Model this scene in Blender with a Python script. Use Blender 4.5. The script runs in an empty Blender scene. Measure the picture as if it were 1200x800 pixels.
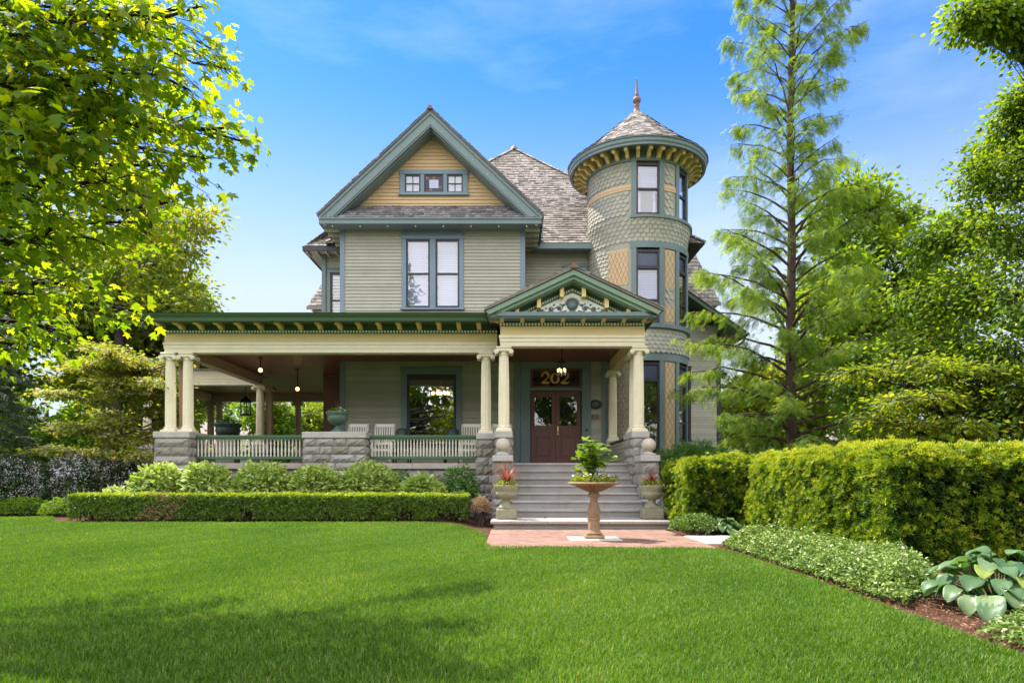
import bpy, math, random
import numpy as np
from mathutils import Vector, Matrix
R = math.radians
scene = bpy.context.scene
COL = scene.collection
rnd = random.Random(7)

# ------------------------------------------------------------------ helpers
def tag(o, label=None, cat=None, group=None, kind=None):
    if label: o['label'] = label
    if cat: o['category'] = cat
    if group: o['group'] = group
    if kind: o['kind'] = kind
    return o

def empty(name, loc=(0, 0, 0), label=None, cat=None, group=None):
    o = bpy.data.objects.new(name, None)
    o.location = loc
    o.empty_display_size = 0.2
    COL.objects.link(o)
    return tag(o, label, cat, group)

def root_loc(parent):
    l = Vector((0, 0, 0))
    while parent is not None:
        l = l + parent.location
        parent = parent.parent
    return l

def link(name, me, parent=None, origin=None):
    o = bpy.data.objects.new(name, me)
    COL.objects.link(o)
    if parent is not None:
        o.parent = parent
    elif origin is not None:
        o.location = origin
    return o

def copy_tree(o, parent=None):
    c = o.copy()
    COL.objects.link(c)
    if parent is not None:
        c.parent = parent
    for ch in list(o.children):
        copy_tree(ch, c)
    return c

class MB:
    """collects faces; build() links them as one mesh object (world coordinates in)"""
    def __init__(s):
        s.v = []; s.f = []; s.t = []; s.m = []; s.sm = []
    def add(s, pts, faces, t=.5, m=0, smooth=False):
        b = len(s.v)
        s.v.extend([tuple(p) for p in pts])
        for f in faces:
            s.f.append([b + i for i in f]); s.t.append(t); s.m.append(m); s.sm.append(smooth)
    def poly(s, pts, t=.5, m=0):
        s.add(pts, [list(range(len(pts)))], t, m)
    def box(s, x0, x1, y0, y1, z0, z1, t=.5, m=0):
        s.add([(x0, y0, z0), (x1, y0, z0), (x1, y1, z0), (x0, y1, z0), (x0, y0, z1), (x1, y0, z1), (x1, y1, z1), (x0, y1, z1)],
              [(0, 3, 2, 1), (4, 5, 6, 7), (0, 1, 5, 4), (1, 2, 6, 5), (2, 3, 7, 6), (3, 0, 4, 7)], t, m)
    def bbox(s, x0, x1, y0, y1, z0, z1, b=.012, t=.5, m=0):
        """box with chamfered edges"""
        b = min(b, (x1-x0)*.45, (y1-y0)*.45, (z1-z0)*.45)
        P = []
        for (x, sx) in ((x0, 1), (x1, -1)):
            for (y, sy) in ((y0, 1), (y1, -1)):
                for (z, sz) in ((z0, 1), (z1, -1)):
                    P += [(x, y+sy*b, z+sz*b), (x+sx*b, y, z+sz*b), (x+sx*b, y+sy*b, z)]
        def c(i, j, k, a): return (i*4+j*2+k)*3+a
        Fs = []
        for i in (0, 1):
            q = [c(i, 0, 0, 0), c(i, 1, 0, 0), c(i, 1, 1, 0), c(i, 0, 1, 0)]
            Fs.append(q if i else q[::-1])
            q = [c(0, i, 0, 1), c(1, i, 0, 1), c(1, i, 1, 1), c(0, i, 1, 1)]
            Fs.append(q[::-1] if i else q)
            q = [c(0, 0, i, 2), c(1, 0, i, 2), c(1, 1, i, 2), c(0, 1, i, 2)]
            Fs.append(q if i else q[::-1])
        for j in (0, 1):
            for k in (0, 1):
                Fs.append([c(0, j, k, 1), c(1, j, k, 1), c(1, j, k, 2), c(0, j, k, 2)])
                Fs.append([c(j, 0, k, 0), c(j, 1, k, 0), c(j, 1, k, 2), c(j, 0, k, 2)])
                Fs.append([c(j, k, 0, 0), c(j, k, 1, 0), c(j, k, 1, 1), c(j, k, 0, 1)])
                for i in (0, 1):
                    pass
        for i in (0, 1):
            for j in (0, 1):
                for k in (0, 1):
                    Fs.append([c(i, j, k, 0), c(i, j, k, 1), c(i, j, k, 2)])
        s.add(P, Fs, t, m)
    def prism(s, pts, d, t=.5, m=0):
        """polygon pts (3D, planar) extruded by the vector d"""
        n = len(pts); d = Vector(d)
        a = [Vector(p) for p in pts]; b = [p + d for p in a]
        s.add(a + b, [list(range(n)), list(range(2*n-1, n-1, -1))] + [(i, i+n, (i+1) % n + n, (i+1) % n) for i in range(n)], t, m)
    def lathe(s, prof, c=(0, 0, 0), n=24, t=.5, m=0, smooth=True, fl=None, axis='z', cap=True):
        pts = []; k = len(prof)
        for (r, h) in prof:
            for i in range(n):
                a = 2*math.pi*i/n
                rr = r*(1 - (fl if fl else 0)*(.5+.5*math.cos(i*math.pi)))
                x, y = rr*math.cos(a), rr*math.sin(a)
                if axis == 'z': pts.append((c[0]+x, c[1]+y, c[2]+h))
                elif axis == 'y': pts.append((c[0]+x, c[1]+h, c[2]+y))
                else: pts.append((c[0]+h, c[1]+x, c[2]+y))
        fs = []
        for j in range(k-1):
            for i in range(n):
                fs.append((j*n+i, j*n+(i+1) % n, (j+1)*n+(i+1) % n, (j+1)*n+i))
        s.add(pts, fs, t, m, smooth)
        if cap:
            s.add(pts[:n], [list(range(n))[::-1]], t, m)
            s.add(pts[-n:], [list(range(n))], t, m)
    def tube(s, path, rad, n=6, t=.5, m=0, smooth=True):
        path = [Vector(p) for p in path]
        k = len(path)
        if not hasattr(rad, '__len__'): rad = [rad]*k
        pts = []
        up = Vector((0, 0, 1))
        for i, p in enumerate(path):
            d = (path[min(i+1, k-1)] - path[max(i-1, 0)])
            if d.length < 1e-9: d = Vector((0, 0, 1))
            d.normalize()
            a = d.cross(up)
            if a.length < .05: a = d.cross(Vector((0, 1, 0)))
            a.normalize(); b = d.cross(a)
            for j in range(n):
                w = 2*math.pi*j/n
                pts.append(p + (a*math.cos(w) + b*math.sin(w))*rad[i])
        fs = [(i*n+j, i*n+(j+1) % n, (i+1)*n+(j+1) % n, (i+1)*n+j) for i in range(k-1) for j in range(n)]
        fs += [list(range(n))[::-1], [(k-1)*n+j for j in range(n)]]
        s.add(pts, fs, t, m, smooth)
    def sphere(s, c, r, n=16, t=.5, m=0, sz=1.):
        prof = [(max(1e-4, r*math.cos(a)), r*sz*math.sin(a)) for a in [-math.pi/2 + math.pi*i/(n//2) for i in range(n//2+1)]]
        s.lathe(prof, c, n, t, m, True, cap=False)
    def build(s, name, mats, parent=None, origin=None, recalc=True):
        if not isinstance(mats, (list, tuple)): mats = [mats]
        off = root_loc(parent) if parent is not None else Vector(origin or (0, 0, 0))
        me = bpy.data.meshes.new(name)
        v = np.array(s.v, dtype=np.float64).reshape(-1, 3) - np.array(off)
        me.from_pydata(v.tolist(), [], s.f)
        for m in mats: me.materials.append(m)
        n = len(s.f)
        me.polygons.foreach_set('material_index', np.array(s.m, dtype=np.int32))
        me.polygons.foreach_set('use_smooth', np.array(s.sm, dtype=bool))
        at = me.attributes.new('tint', 'FLOAT', 'FACE')
        at.data.foreach_set('value', np.array(s.t, dtype=np.float32))
        if recalc:
            import bmesh
            bm = bmesh.new(); bm.from_mesh(me)
            bmesh.ops.recalc_face_normals(bm, faces=bm.faces)
            bm.to_mesh(me); bm.free()
        me.update()
        return link(name, me, parent, off if parent is None else None)

def np_mesh(name, V, T, mat, parent=None, origin=None, tint=None, smooth=False, uvw=None):
    """triangle mesh from numpy arrays, world coordinates"""
    off = root_loc(parent) if parent is not None else Vector(origin or (0, 0, 0))
    V = (np.asarray(V, dtype=np.float32) - np.array(off, dtype=np.float32))
    T = np.asarray(T, dtype=np.int32)
    me = bpy.data.meshes.new(name)
    me.vertices.add(len(V)); me.vertices.foreach_set('co', V.ravel())
    me.loops.add(T.size); me.loops.foreach_set('vertex_index', T.ravel())
    me.polygons.add(len(T))
    me.polygons.foreach_set('loop_start', np.arange(0, T.size, 3, dtype=np.int32))
    if smooth: me.polygons.foreach_set('use_smooth', np.ones(len(T), dtype=bool))
    if tint is not None:
        at = me.attributes.new('tint', 'FLOAT', 'POINT')
        at.data.foreach_set('value', np.asarray(tint, dtype=np.float32))
    me.materials.append(mat)
    me.update(calc_edges=True)
    return link(name, me, parent, off if parent is None else None)

# ------------------------------------------------------------------ materials
def _new(name):
    m = bpy.data.materials.new(name); m.use_nodes = True
    nt = m.node_tree; nt.nodes.clear()
    out = nt.nodes.new('ShaderNodeOutputMaterial')
    return m, nt, out

def _mix(nt, fac, a, b, mode='MIX'):
    n = nt.nodes.new('ShaderNodeMix'); n.data_type = 'RGBA'; n.blend_type = mode
    for sock, val in ((n.inputs[0], fac), (n.inputs[6], a), (n.inputs[7], b)):
        if isinstance(val, bpy.types.NodeSocket): nt.links.new(val, sock)
        elif isinstance(val, (int, float)): sock.default_value = val
        else: sock.default_value = (*val, 1)
    return n.outputs[2]

def _noise(nt, scale, detail=4, rough=.6, vec=None):
    n = nt.nodes.new('ShaderNodeTexNoise')
    n.inputs['Scale'].default_value = scale; n.inputs['Detail'].default_value = detail; n.inputs['Roughness'].default_value = rough
    if vec is not None: nt.links.new(vec, n.inputs['Vector'])
    return n.outputs['Fac']

def _ramp(nt, fac, stops):
    n = nt.nodes.new('ShaderNodeValToRGB')
    e = n.color_ramp.elements
    while len(e) < len(stops): e.new(.5)
    for el, (p, c) in zip(e, stops):
        el.position = p; el.color = (*c, 1) if len(c) == 3 else c
    nt.links.new(fac, n.inputs[0])
    return n.outputs[0]

def mul(c, k): return tuple(min(1, x*k) for x in c)

def M(name, col, rough=.6, var=.12, scale=3., fine=60., bump=.1, bdist=.01, tint=.25, metal=0., tintc=None, stain=None, stain_amt=.0, spec=.4, stretch=None, coat=0):
    """paint / stone / wood: base colour, slow and fine variation, per-piece tint, bump"""
    m, nt, out = _new(name)
    b = nt.nodes.new('ShaderNodeBsdfPrincipled')
    tc = nt.nodes.new('ShaderNodeTexCoord'); vec = tc.outputs['Object']
    if stretch:
        mp = nt.nodes.new('ShaderNodeMapping'); mp.inputs['Scale'].default_value = stretch
        nt.links.new(vec, mp.inputs[0]); vec = mp.outputs[0]
    n1 = _noise(nt, scale, 5, .65, vec); n2 = _noise(nt, fine, 3, .6, vec)
    c = _mix(nt, n1, mul(col, 1-var*2), mul(col, 1+var*2))
    c = _mix(nt, n2, _mix(nt, 1, c, (1-var,)*3, 'MULTIPLY'), c)
    at = nt.nodes.new('ShaderNodeAttribute'); at.attribute_name = 'tint'
    tv = _ramp(nt, at.outputs['Fac'], [(0, tintc or (1-tint,)*3), (1, (1, 1, 1))])
    c = _mix(nt, 1, c, tv, 'MULTIPLY')
    if stain:
        n3 = _noise(nt, scale*1.7, 6, .7, vec)
        f = _ramp(nt, n3, [(.45, (0, 0, 0)), (.75, (stain_amt,)*3)])
        c = _mix(nt, f, c, stain)
    nt.links.new(c, b.inputs['Base Color'])
    b.inputs['Roughness'].default_value = rough; b.inputs['Metallic'].default_value = metal
    b.inputs['Specular IOR Level'].default_value = spec
    if coat: b.inputs['Coat Weight'].default_value = coat; b.inputs['Coat Roughness'].default_value = .15
    if bump:
        bp = nt.nodes.new('ShaderNodeBump'); bp.inputs['Strength'].default_value = bump; bp.inputs['Distance'].default_value = bdist
        nt.links.new(n2, bp.inputs['Height']); nt.links.new(bp.outputs[0], b.inputs['Normal'])
    nt.links.new(b.outputs[0], out.inputs[0])
    return m

def LEAF(name, stops, trans=.45, tcol=None, rough=.55, nscale=0.9, spec=.25):
    """leaf: colour picked by the tint of each leaf, light passes through"""
    m, nt, out = _new(name)
    at = nt.nodes.new('ShaderNodeAttribute'); at.attribute_name = 'tint'
    tc = nt.nodes.new('ShaderNodeTexCoord')
    c = _ramp(nt, at.outputs['Fac'], stops)
    n1 = _noise(nt, nscale, 3, .5, tc.outputs['Object'])
    c = _mix(nt, 1, c, _ramp(nt, n1, [(.3, (.8, .84, .8)), (.7, (1.1, 1.08, 1.))]), 'MULTIPLY')
    b = nt.nodes.new('ShaderNodeBsdfPrincipled')
    b.inputs['Roughness'].default_value = rough; b.inputs['Specular IOR Level'].default_value = spec
    nt.links.new(c, b.inputs['Base Color'])
    tr = nt.nodes.new('ShaderNodeBsdfTranslucent')
    tcc = _mix(nt, 1, c, tcol or (1.5, 1.4, .5), 'MULTIPLY')
    nt.links.new(tcc, tr.inputs[0])
    mx = nt.nodes.new('ShaderNodeMixShader'); mx.inputs[0].default_value = trans
    nt.links.new(b.outputs[0], mx.inputs[1]); nt.links.new(tr.outputs[0], mx.inputs[2])
    nt.links.new(mx.outputs[0], out.inputs[0])
    return m

def GLASS(name, refl=.35, tintc=(.9, .95, .95), wav=.012):
    m, nt, out = _new(name)
    g = nt.nodes.new('ShaderNodeBsdfGlossy'); g.inputs['Roughness'].default_value = .015; g.inputs[0].default_value = (1, 1, 1, 1)
    t = nt.nodes.new('ShaderNodeBsdfTransparent'); t.inputs[0].default_value = (*tintc, 1)
    lw = nt.nodes.new('ShaderNodeLayerWeight'); lw.inputs[0].default_value = .35
    mr = nt.nodes.new('ShaderNodeMapRange'); mr.inputs['To Min'].default_value = refl; mr.inputs['To Max'].default_value = .95
    nt.links.new(lw.outputs['Facing'], mr.inputs[0])
    tc = nt.nodes.new('ShaderNodeTexCoord')
    n = _noise(nt, 1.3, 2, .5, tc.outputs['Object'])
    bp = nt.nodes.new('ShaderNodeBump'); bp.inputs['Strength'].default_value = .25; bp.inputs['Distance'].default_value = wav
    nt.links.new(n, bp.inputs['Height']); nt.links.new(bp.outputs[0], g.inputs['Normal'])
    mx = nt.nodes.new('ShaderNodeMixShader')
    nt.links.new(mr.outputs[0], mx.inputs[0]); nt.links.new(t.outputs[0], mx.inputs[1]); nt.links.new(g.outputs[0], mx.inputs[2])
    nt.links.new(mx.outputs[0], out.inputs[0])
    return m

def GLOW(name, col, s):
    m, nt, out = _new(name)
    e = nt.nodes.new('ShaderNodeEmission'); e.inputs[0].default_value = (*col, 1); e.inputs[1].default_value = s
    nt.links.new(e.outputs[0], out.inputs[0]); return m

K = {}
K['siding'] = M('sage siding paint', (.365, .35, .272), .55, .05, 1.2, 40, .05, .004, .2, stain=(.22, .20, .14), stain_amt=.3)
K['ochre'] = M('ochre siding paint', (.57, .385, .205), .55, .05, 1.2, 40, .05, .004, .16)
K['blue'] = M('blue grey trim paint', (.145, .20, .245), .45, .06, 1.5, 60, .05, .004, .10)
K['teal'] = M('blue green trim paint', (.135, .18, .178), .45, .06, 1.5, 60, .05, .004, .10)
K['green'] = M('dark green trim paint', (.065, .115, .06), .45, .06, 1.5, 60, .05, .004, .12)
K['midgreen'] = M('mid green trim paint', (.17, .25, .17), .45, .06, 1.5, 60, .05, .004, .12)
K['cream'] = M('cream paint', (.72, .64, .46), .5, .05, 1.5, 60, .05, .004, .10, stain=(.45, .36, .22), stain_amt=.25)
K['frieze'] = M('pale yellow paint', (.66, .50, .24), .5, .05, 1.5, 60, .05, .004, .10)
K['bracket'] = M('golden bracket paint', (.72, .52, .20), .5, .05, 3, 60, .05, .004, .15)
K['white'] = M('white paint', (.78, .75, .66), .5, .05, 2, 60, .05, .004, .12)
K['sash'] = M('dark sash paint', (.028, .024, .032), .4, .08, 2, 60, .05, .004, .10)
K['blind'] = M('sky tinted white blind', (.42, .40, .62), .6, .03, 1, 30, 0, .004, .12)  # white slats; the lavender of the reflected sky is put into their colour
K['shade'] = M('sky tinted window shade', (.20, .21, .38), .6, .03, 1, 30, 0, .004, .12)  # gable panes: lavender sky reflection is mixed into the colour behind them
K['baluster'] = M('aged cream baluster paint', (.58, .54, .43), .5, .06, 2, 60, .05, .004, .2)
K['inner'] = M('dark interior plaster', (.10, .085, .07), .8, .08, 1, 20, 0)
K['door'] = M('oxblood stained door wood', (.135, .05, .04), .38, .18, 2, 40, .1, .004, .12, stretch=(12, 12, 1))
K['wood'] = M('stained ceiling boards', (.21, .075, .035), .42, .18, 1.5, 30, .06, .003, .3, stretch=(1, 8, 1), spec=.25)
K['tan'] = M('tan painted wood', (.40, .285, .185), .5, .08, 1.5, 40, .05, .004, .12)
K['shake'] = M('weathered cedar shakes', (.37, .325, .285), .8, .16, 2.2, 50, .4, .006, .66, stain=(.14, .12, .10), stain_amt=.55, spec=.15)
K['shake_dark'] = M('slate grey shakes', (.27, .24, .245), .8, .16, 2.2, 50, .4, .006, .6, stain=(.10, .085, .09), stain_amt=.5, spec=.15)
K['copper'] = M('red brown ridge cap', (.20, .10, .07), .6, .12, 4, 60, .1)
K['stone'] = M('rough grey limestone', (.32, .312, .295), .85, .14, 2.6, 28, .55, .02, .5, tintc=(.62, .55, .46), stain=(.22, .15, .10), stain_amt=.6, spec=.2)
K['capstone'] = M('dressed limestone', (.41, .39, .365), .8, .10, 2.6, 40, .3, .008, .18, tintc=(.78, .72, .64), stain=(.25, .17, .10), stain_amt=.45, spec=.2)
K['step'] = M('worn stone steps', (.355, .33, .305), .8, .12, 1.8, 50, .25, .006, .26, stain=(.22, .16, .13), stain_amt=.55, spec=.2)
K['mortar'] = M('dark mortar', (.16, .145, .135), .9, .1, 4, 60, .2)
K['cast'] = M('weathered cast stone', (.50, .42, .33), .85, .14, 5, 60, .4, .008, .1, stain=(.22, .2, .12), stain_amt=.5, spec=.2)
K['urnstone'] = M('weathered urn stone', (.30, .27, .185), .85, .16, 5, 60, .4, .008, .1, stain=(.13, .13, .07), stain_amt=.6, spec=.2)
K['rustcast'] = M('rust brown cast stone', (.31, .20, .125), .8, .16, 6, 60, .4, .008, .1, stain=(.16, .09, .05), stain_amt=.55, spec=.2)
K['verdigris'] = M('verdigris urn', (.06, .115, .08), .55, .14, 5, 60, .2, .006, .1, stain=(.20, .15, .08), stain_amt=.35)
K['darkurn'] = M('dark green urn', (.03, .05, .042), .5, .12, 5, 60, .2, .006, .1)
K['iron'] = M('black iron', (.015, .015, .016), .45, .1, 4, 60, .1)
K['gold'] = M('gilt', (.58, .36, .09), .35, .06, 5, 60, 0, metal=.4)
K['brass'] = M('brass', (.6, .42, .16), .35, .06, 5, 60, 0, metal=.8)
K['bark'] = M('brown bark', (.105, .075, .055), .9, .2, 3, 24, .8, .03, .2, stretch=(1, 1, .25), spec=.1)
K['bark_dark'] = M('dark bark', (.05, .04, .033), .9, .2, 3, 24, .8, .03, .2, stretch=(1, 1, .25), spec=.1)
K['bark_pale'] = M('grey bark', (.24, .2, .17), .9, .2, 3, 24, .6, .02, .2, stretch=(1, 1, .25), spec=.1)
K['soil'] = M('red brown mulch', (.17, .085, .05), .95, .25, 6, 90, 1., .02, .4, spec=.1)
K['slab'] = M('pale concrete', (.62, .55, .45), .85, .08, 2, 70, .2, .004, .1)
K['glass'] = GLASS('window glass', .12)
K['glass_tower'] = GLASS('tower window glass', .10)
K['glass_door'] = GLASS('leaded door glass', .10)
K['glass_hi'] = GLASS('picture window glass', .42, (.8, .85, .85))
K['lamp'] = GLOW('warm lamp', (1., .55, .2), 3)
K['lamp_dim'] = GLOW('warm candle bulb', (1., .62, .25), 3.5)
K['plum'] = M('plum stained glass', (.05, .025, .06), .2, .2, 14, 60, 0)
K['amber'] = M('amber stained glass', (.20, .10, .04), .2, .2, 14, 60, 0)
K['pale'] = M('pale stained glass', (.42, .45, .62), .2, .1, 3, 60, 0)
K['bluegl'] = M('blue stained glass', (.06, .08, .15), .12, .4, 22, 60, .3)
K['olive'] = M('olive lattice paint', (.15, .13, .065), .5, .08, 2, 60, .0)
K['petal'] = M('white petals', (.8, .78, .74), .6, .06, 4, 60, 0)
K['pinkroof'] = M('neighbour roof shingles', (.40, .30, .265), .9, .18, 2, 14, .3)
K['offwhite'] = M('off white render', (.62, .60, .60), .8, .06, 1, 30, .05)

# brick walk
def brick_mat():
    m, nt, out = _new('herringbone brick walk')
    b = nt.nodes.new('ShaderNodeBsdfPrincipled'); tc = nt.nodes.new('ShaderNodeTexCoord')
    mp = nt.nodes.new('ShaderNodeMapping'); mp.inputs['Rotation'].default_value = (0, 0, R(45))
    nt.links.new(tc.outputs['Object'], mp.inputs[0])
    br = nt.nodes.new('ShaderNodeTexBrick')
    br.inputs['Scale'].default_value = 1; br.inputs['Brick Width'].default_value = .2; br.inputs['Row Height'].default_value = .1
    br.inputs['Mortar Size'].default_value = .007
    br.inputs['Color1'].default_value = (.19, .09, .058, 1); br.inputs['Color2'].default_value = (.31, .17, .115, 1); br.inputs['Mortar'].default_value = (.15, .12, .10, 1)
    nt.links.new(mp.outputs[0], br.inputs['Vector'])
    n = _noise(nt, 2.5, 5, .7, tc.outputs['Object']); n2 = _noise(nt, 60, 3, .6, tc.outputs['Object'])
    c = _mix(nt, 1, br.outputs['Color'], _ramp(nt, n, [(.3, (.72, .68, .66)), (.7, (1.1, 1.1, 1.1))]), 'MULTIPLY')
    c = _mix(nt, 1, c, _ramp(nt, n2, [(.3, (.8, .8, .8)), (.7, (1.1, 1.1, 1.1))]), 'MULTIPLY')
    nt.links.new(c, b.inputs['Base Color']); b.inputs['Roughness'].default_value = .85
    bp = nt.nodes.new('ShaderNodeBump'); bp.inputs['Strength'].default_value = .4; bp.inputs['Distance'].default_value = .006
    mm = nt.nodes.new('ShaderNodeMath'); mm.operation = 'SUBTRACT'
    nt.links.new(n2, mm.inputs[0]); nt.links.new(br.outputs['Fac'], mm.inputs[1])
    nt.links.new(mm.outputs[0], bp.inputs['Height']); nt.links.new(bp.outputs[0], b.inputs['Normal'])
    nt.links.new(b.outputs[0], out.inputs[0]); return m
K['brick'] = brick_mat()

def ground_mat(name, c1, c2, s1, s2):
    m, nt, out = _new(name)
    b = nt.nodes.new('ShaderNodeBsdfPrincipled'); tc = nt.nodes.new('ShaderNodeTexCoord')
    n = _noise(nt, s1, 6, .7, tc.outputs['Object']); n2 = _noise(nt, s2, 4, .7, tc.outputs['Object'])
    c = _mix(nt, n, c1, c2); c = _mix(nt, 1, c, _ramp(nt, n2, [(.3, (.6, .6, .6)), (.7, (1.25, 1.25, 1.25))]), 'MULTIPLY')
    nt.links.new(c, b.inputs['Base Color']); b.inputs['Roughness'].default_value = .95; b.inputs['Specular IOR Level'].default_value = .1
    nt.links.new(b.outputs[0], out.inputs[0]); return m
K['ground'] = ground_mat('rough grass ground', (.045, .085, .02), (.08, .13, .035), .35, 5)
K['lawn'] = ground_mat('lawn thatch', (.035, .085, .012), (.06, .12, .02), .8, 40)
# ------------------------------------------------------------------ the house
YW = 19.7      # main front wall
YB = 16.6      # porch beam front
YQ = 15.78     # portico beam front
ZF = 1.36      # porch floor
ZB = 4.05      # beam underside
house = empty('victorian_house', (0, 19.7, 0), 'large sage green Victorian house with round shingled tower, front gable and wraparound porch', 'house')

def clap(mb, y, z0, z1, spans, h=.098, lap=.024, m=0, xdir=True):
    """lapped boards; spans(za, zb) gives x intervals of a row"""
    z = z0
    while z < z1 - 1e-4:
        zt = min(z + h, z1)
        for (a, b) in spans(z, zt):
            if b - a < .01: continue
            cuts = [a]
            while b - cuts[-1] > 4.2: cuts.append(cuts[-1] + rnd.uniform(1.6, 3.6))
            for (a, b) in [(p, (q - .003 if q != b else q)) for p, q in zip(cuts, cuts[1:] + [b])]:
              t = rnd.random()
              P = [(a, y-lap, z), (b, y-lap, z), (b, y-.002, zt), (a, y-.002, zt), (a, y, z), (b, y, z)]
              if not xdir: P = [(q[1], q[0], q[2]) for q in P]
              mb.add(P, [(0, 1, 2, 3), (4, 5, 1, 0)], t, m)
        z = zt

def openings_span(x0, x1, ops):
    def f(za, zb):
        zm = (za+zb)/2
        segs = [(x0, x1)]
        for (a, b, c, d) in ops:
            if c < zm < d:
                ns = []
                for (p, q) in segs:
                    if b <= p or a >= q: ns.append((p, q)); continue
                    if a > p: ns.append((p, a))
                    if b < q: ns.append((b, q))
                segs = ns
        return segs
    return f

def shakes(mb, org, u, v, spans, vmax, exp=.15, wid=(.10, .22), thick=.03, m=0, v0=0., r=rnd):
    """wood shakes on a roof plane: org + a*u + b*v; spans(b) -> (a0, a1)"""
    u = Vector(u).normalized(); v = Vector(v).normalized(); n = u.cross(v).normalized(); org = Vector(org)
    b = v0; tb = 0
    while b < vmax - .01:
        sp = spans(b + exp*.4)
        if sp:
            a0, a1 = sp
            a = a0 - r.uniform(0, .1)
            while a < a1:
                w = r.uniform(*wid); p, q = max(a, a0), min(a + w - .008, a1)
                if q - p > .02:
                    t = r.random()**.8; j = r.uniform(-.014, .014); hh = thick*r.uniform(.75, 1.3)
                    lo = b + j; hi = min(b + exp*1.12, vmax)
                    c = [org + u*p + v*lo + n*hh, org + u*q + v*lo + n*hh, org + u*q + v*hi + n*.006, org + u*p + v*hi + n*.006,
                         org + u*p + v*lo + n*.0, org + u*q + v*lo + n*.0]
                    mb.add(c, [(0, 1, 2, 3), (4, 5, 1, 0), (4, 0, 3), (5, 2, 1)], t, m)
                a += w
        b += exp

def lerp(a, b, t): return a + (b-a)*t

# --- stone ashlar
def block_face(mb, o, du, dv, n, L, Hh, rough, t, rr):
    """one rough-faced block: grid over L x Hh with a pillowed broken face"""
    nx = max(3, int(L/.07)+1); nz = max(3, int(Hh/.06)+1)
    P = []
    for j in range(nz+1):
        for i in range(nx+1):
            e = min(i, nx-i, j, nz-j)
            d = -.006 if e == 0 else (.012 + rough*rr.random() if e == 1 else .022 + rough*1.5*rr.random())
            P.append(o + du*(L*i/nx) + dv*(Hh*j/nz) + n*d)
    F = [(j*(nx+1)+i, j*(nx+1)+i+1, (j+1)*(nx+1)+i+1, (j+1)*(nx+1)+i) for j in range(nz) for i in range(nx)]
    mb.add(P, F, t, 0, False)

def ashlar(mb, x0, x1, y0, y1, z0, z1, ch=.24, bl=(.3, .7), faces='flr', batter=0., rough=.022, seed=1, offset=.5):
    rr = random.Random(seed)
    nc = max(1, round((z1-z0)/ch)); ch = (z1-z0)/nc
    for c in range(nc):
        za = z0 + c*ch + .006; zb = z0 + (c+1)*ch - .006
        g = batter*(1 - (c+.5)/nc)
        X0, X1, Y0 = x0-g, x1+g, y0-g
        for f in faces:
            if f == 'f': o, du, n, L = Vector((X0, Y0, za)), Vector((1, 0, 0)), Vector((0, -1, 0)), X1-X0
            elif f == 'l': o, du, n, L = Vector((X0, y1, za)), Vector((0, -1, 0)), Vector((-1, 0, 0)), y1-Y0
            else: o, du, n, L = Vector((X1, Y0, za)), Vector((0, 1, 0)), Vector((1, 0, 0)), y1-Y0
            a = 0; first = True
            while a < L - .01:
                w = rr.uniform(*bl)
                if first and c % 2: w *= .6
                first = False
                if L - a - w < bl[0]*.55: w = L - a
                w = min(w, L-a)
                block_face(mb, o + du*(a+.005), du, Vector((0, 0, 1)), n, w-.01, zb-za, rough, rr.random(), rr)
                a += w
    g = batter
    mb.add([(x0-g+.004, y0-g+.004, z0), (x1+g-.004, y0-g+.004, z0), (x1+g-.004, y1, z0), (x0-g+.004, y1, z0),
            (x0+.004, y0+.004, z1), (x1-.004, y0+.004, z1), (x1-.004, y1, z1), (x0+.004, y1, z1)],
           [(0, 3, 2, 1), (4, 5, 6, 7), (0, 1, 5, 4), (1, 2, 6, 5), (2, 3, 7, 6), (3, 0, 4, 7)], .5, 1)

# --- porch base, piers
base = MB()
ashlar(base, -7.9, -.4, 16.5, 16.9, 0.0, 1.215, .30, (.45, .95), 'f', .0, .02, 3)
base.build('porch_foundation', [K['stone'], K['mortar']], house)
cap = MB()
x = -7.74
while x < -.85:
    w = min(rnd.uniform(1.1, 1.7), -.82-x)
    if -.82-x-w < .4: w = -.82-x
    cap.bbox(x, x+w-.006, 16.42, 16.95, 1.22, 1.36, .01, rnd.random()); x += w
cap.build('foundation_coping', K['capstone'], house)
fl = MB()
fl.box(-8.4, 2.78, 16.96, 19.68, 1.24, 1.352)
fl.box(.01, 2.76, 16.42, 16.955, 1.2, 1.354)
fl.box(-8.4, -5.0, 19.69, 27.6, 1.24, 1.352)
fl.box(-12.4, -8.41, 22.3, 27.6, 1.24, 1.352)
fl.build('porch_floor', K['step'], house)
df = MB()
df.box(-8.35, -5.2, 19.6, 27.4, 0, 1.235); df.box(-12.3, -8.36, 22.45, 27.4, 0, 1.235)
df.build('porch_substructure', K['stone'], house)

def pier(x0, x1, y0, y1, z1, seed, batter=.05, ch=.23, bl=(.22, .5), capo=.03, z0=0.):
    mb = MB(); ashlar(mb, x0, x1, y0, y1, z0, z1-.155, ch, bl, 'flr', batter, .024, seed)
    p = mb.build('stone_pier', [K['stone'], K['mortar']], house)
    c = MB(); c.bbox(x0-capo, x1+capo, y0-capo, y1+.01, z1-.15, z1, .012, .8)
    c.build('pier_cap', K['capstone'], p)
    return p
pier(-8.58, -7.76, 16.38, 17.3, 2.12, 11, .05, .22, (.3, .75))
pier(-5.0, -3.52, 16.36, 16.98, 2.11, 12, .05, .2, (.25, .6))
pier(-.83, -.44, 16.38, 16.95, 2.08, 13, .06, .21, (.2, .4))
pier(-.385, -.005, 15.72, 16.35, 2.08, 14, .02, .21, (.2, .4), .02)
pier(2.775, 3.15, 15.72, 16.9, 2.08, 15, .02, .21, (.2, .4), .02)
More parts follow.
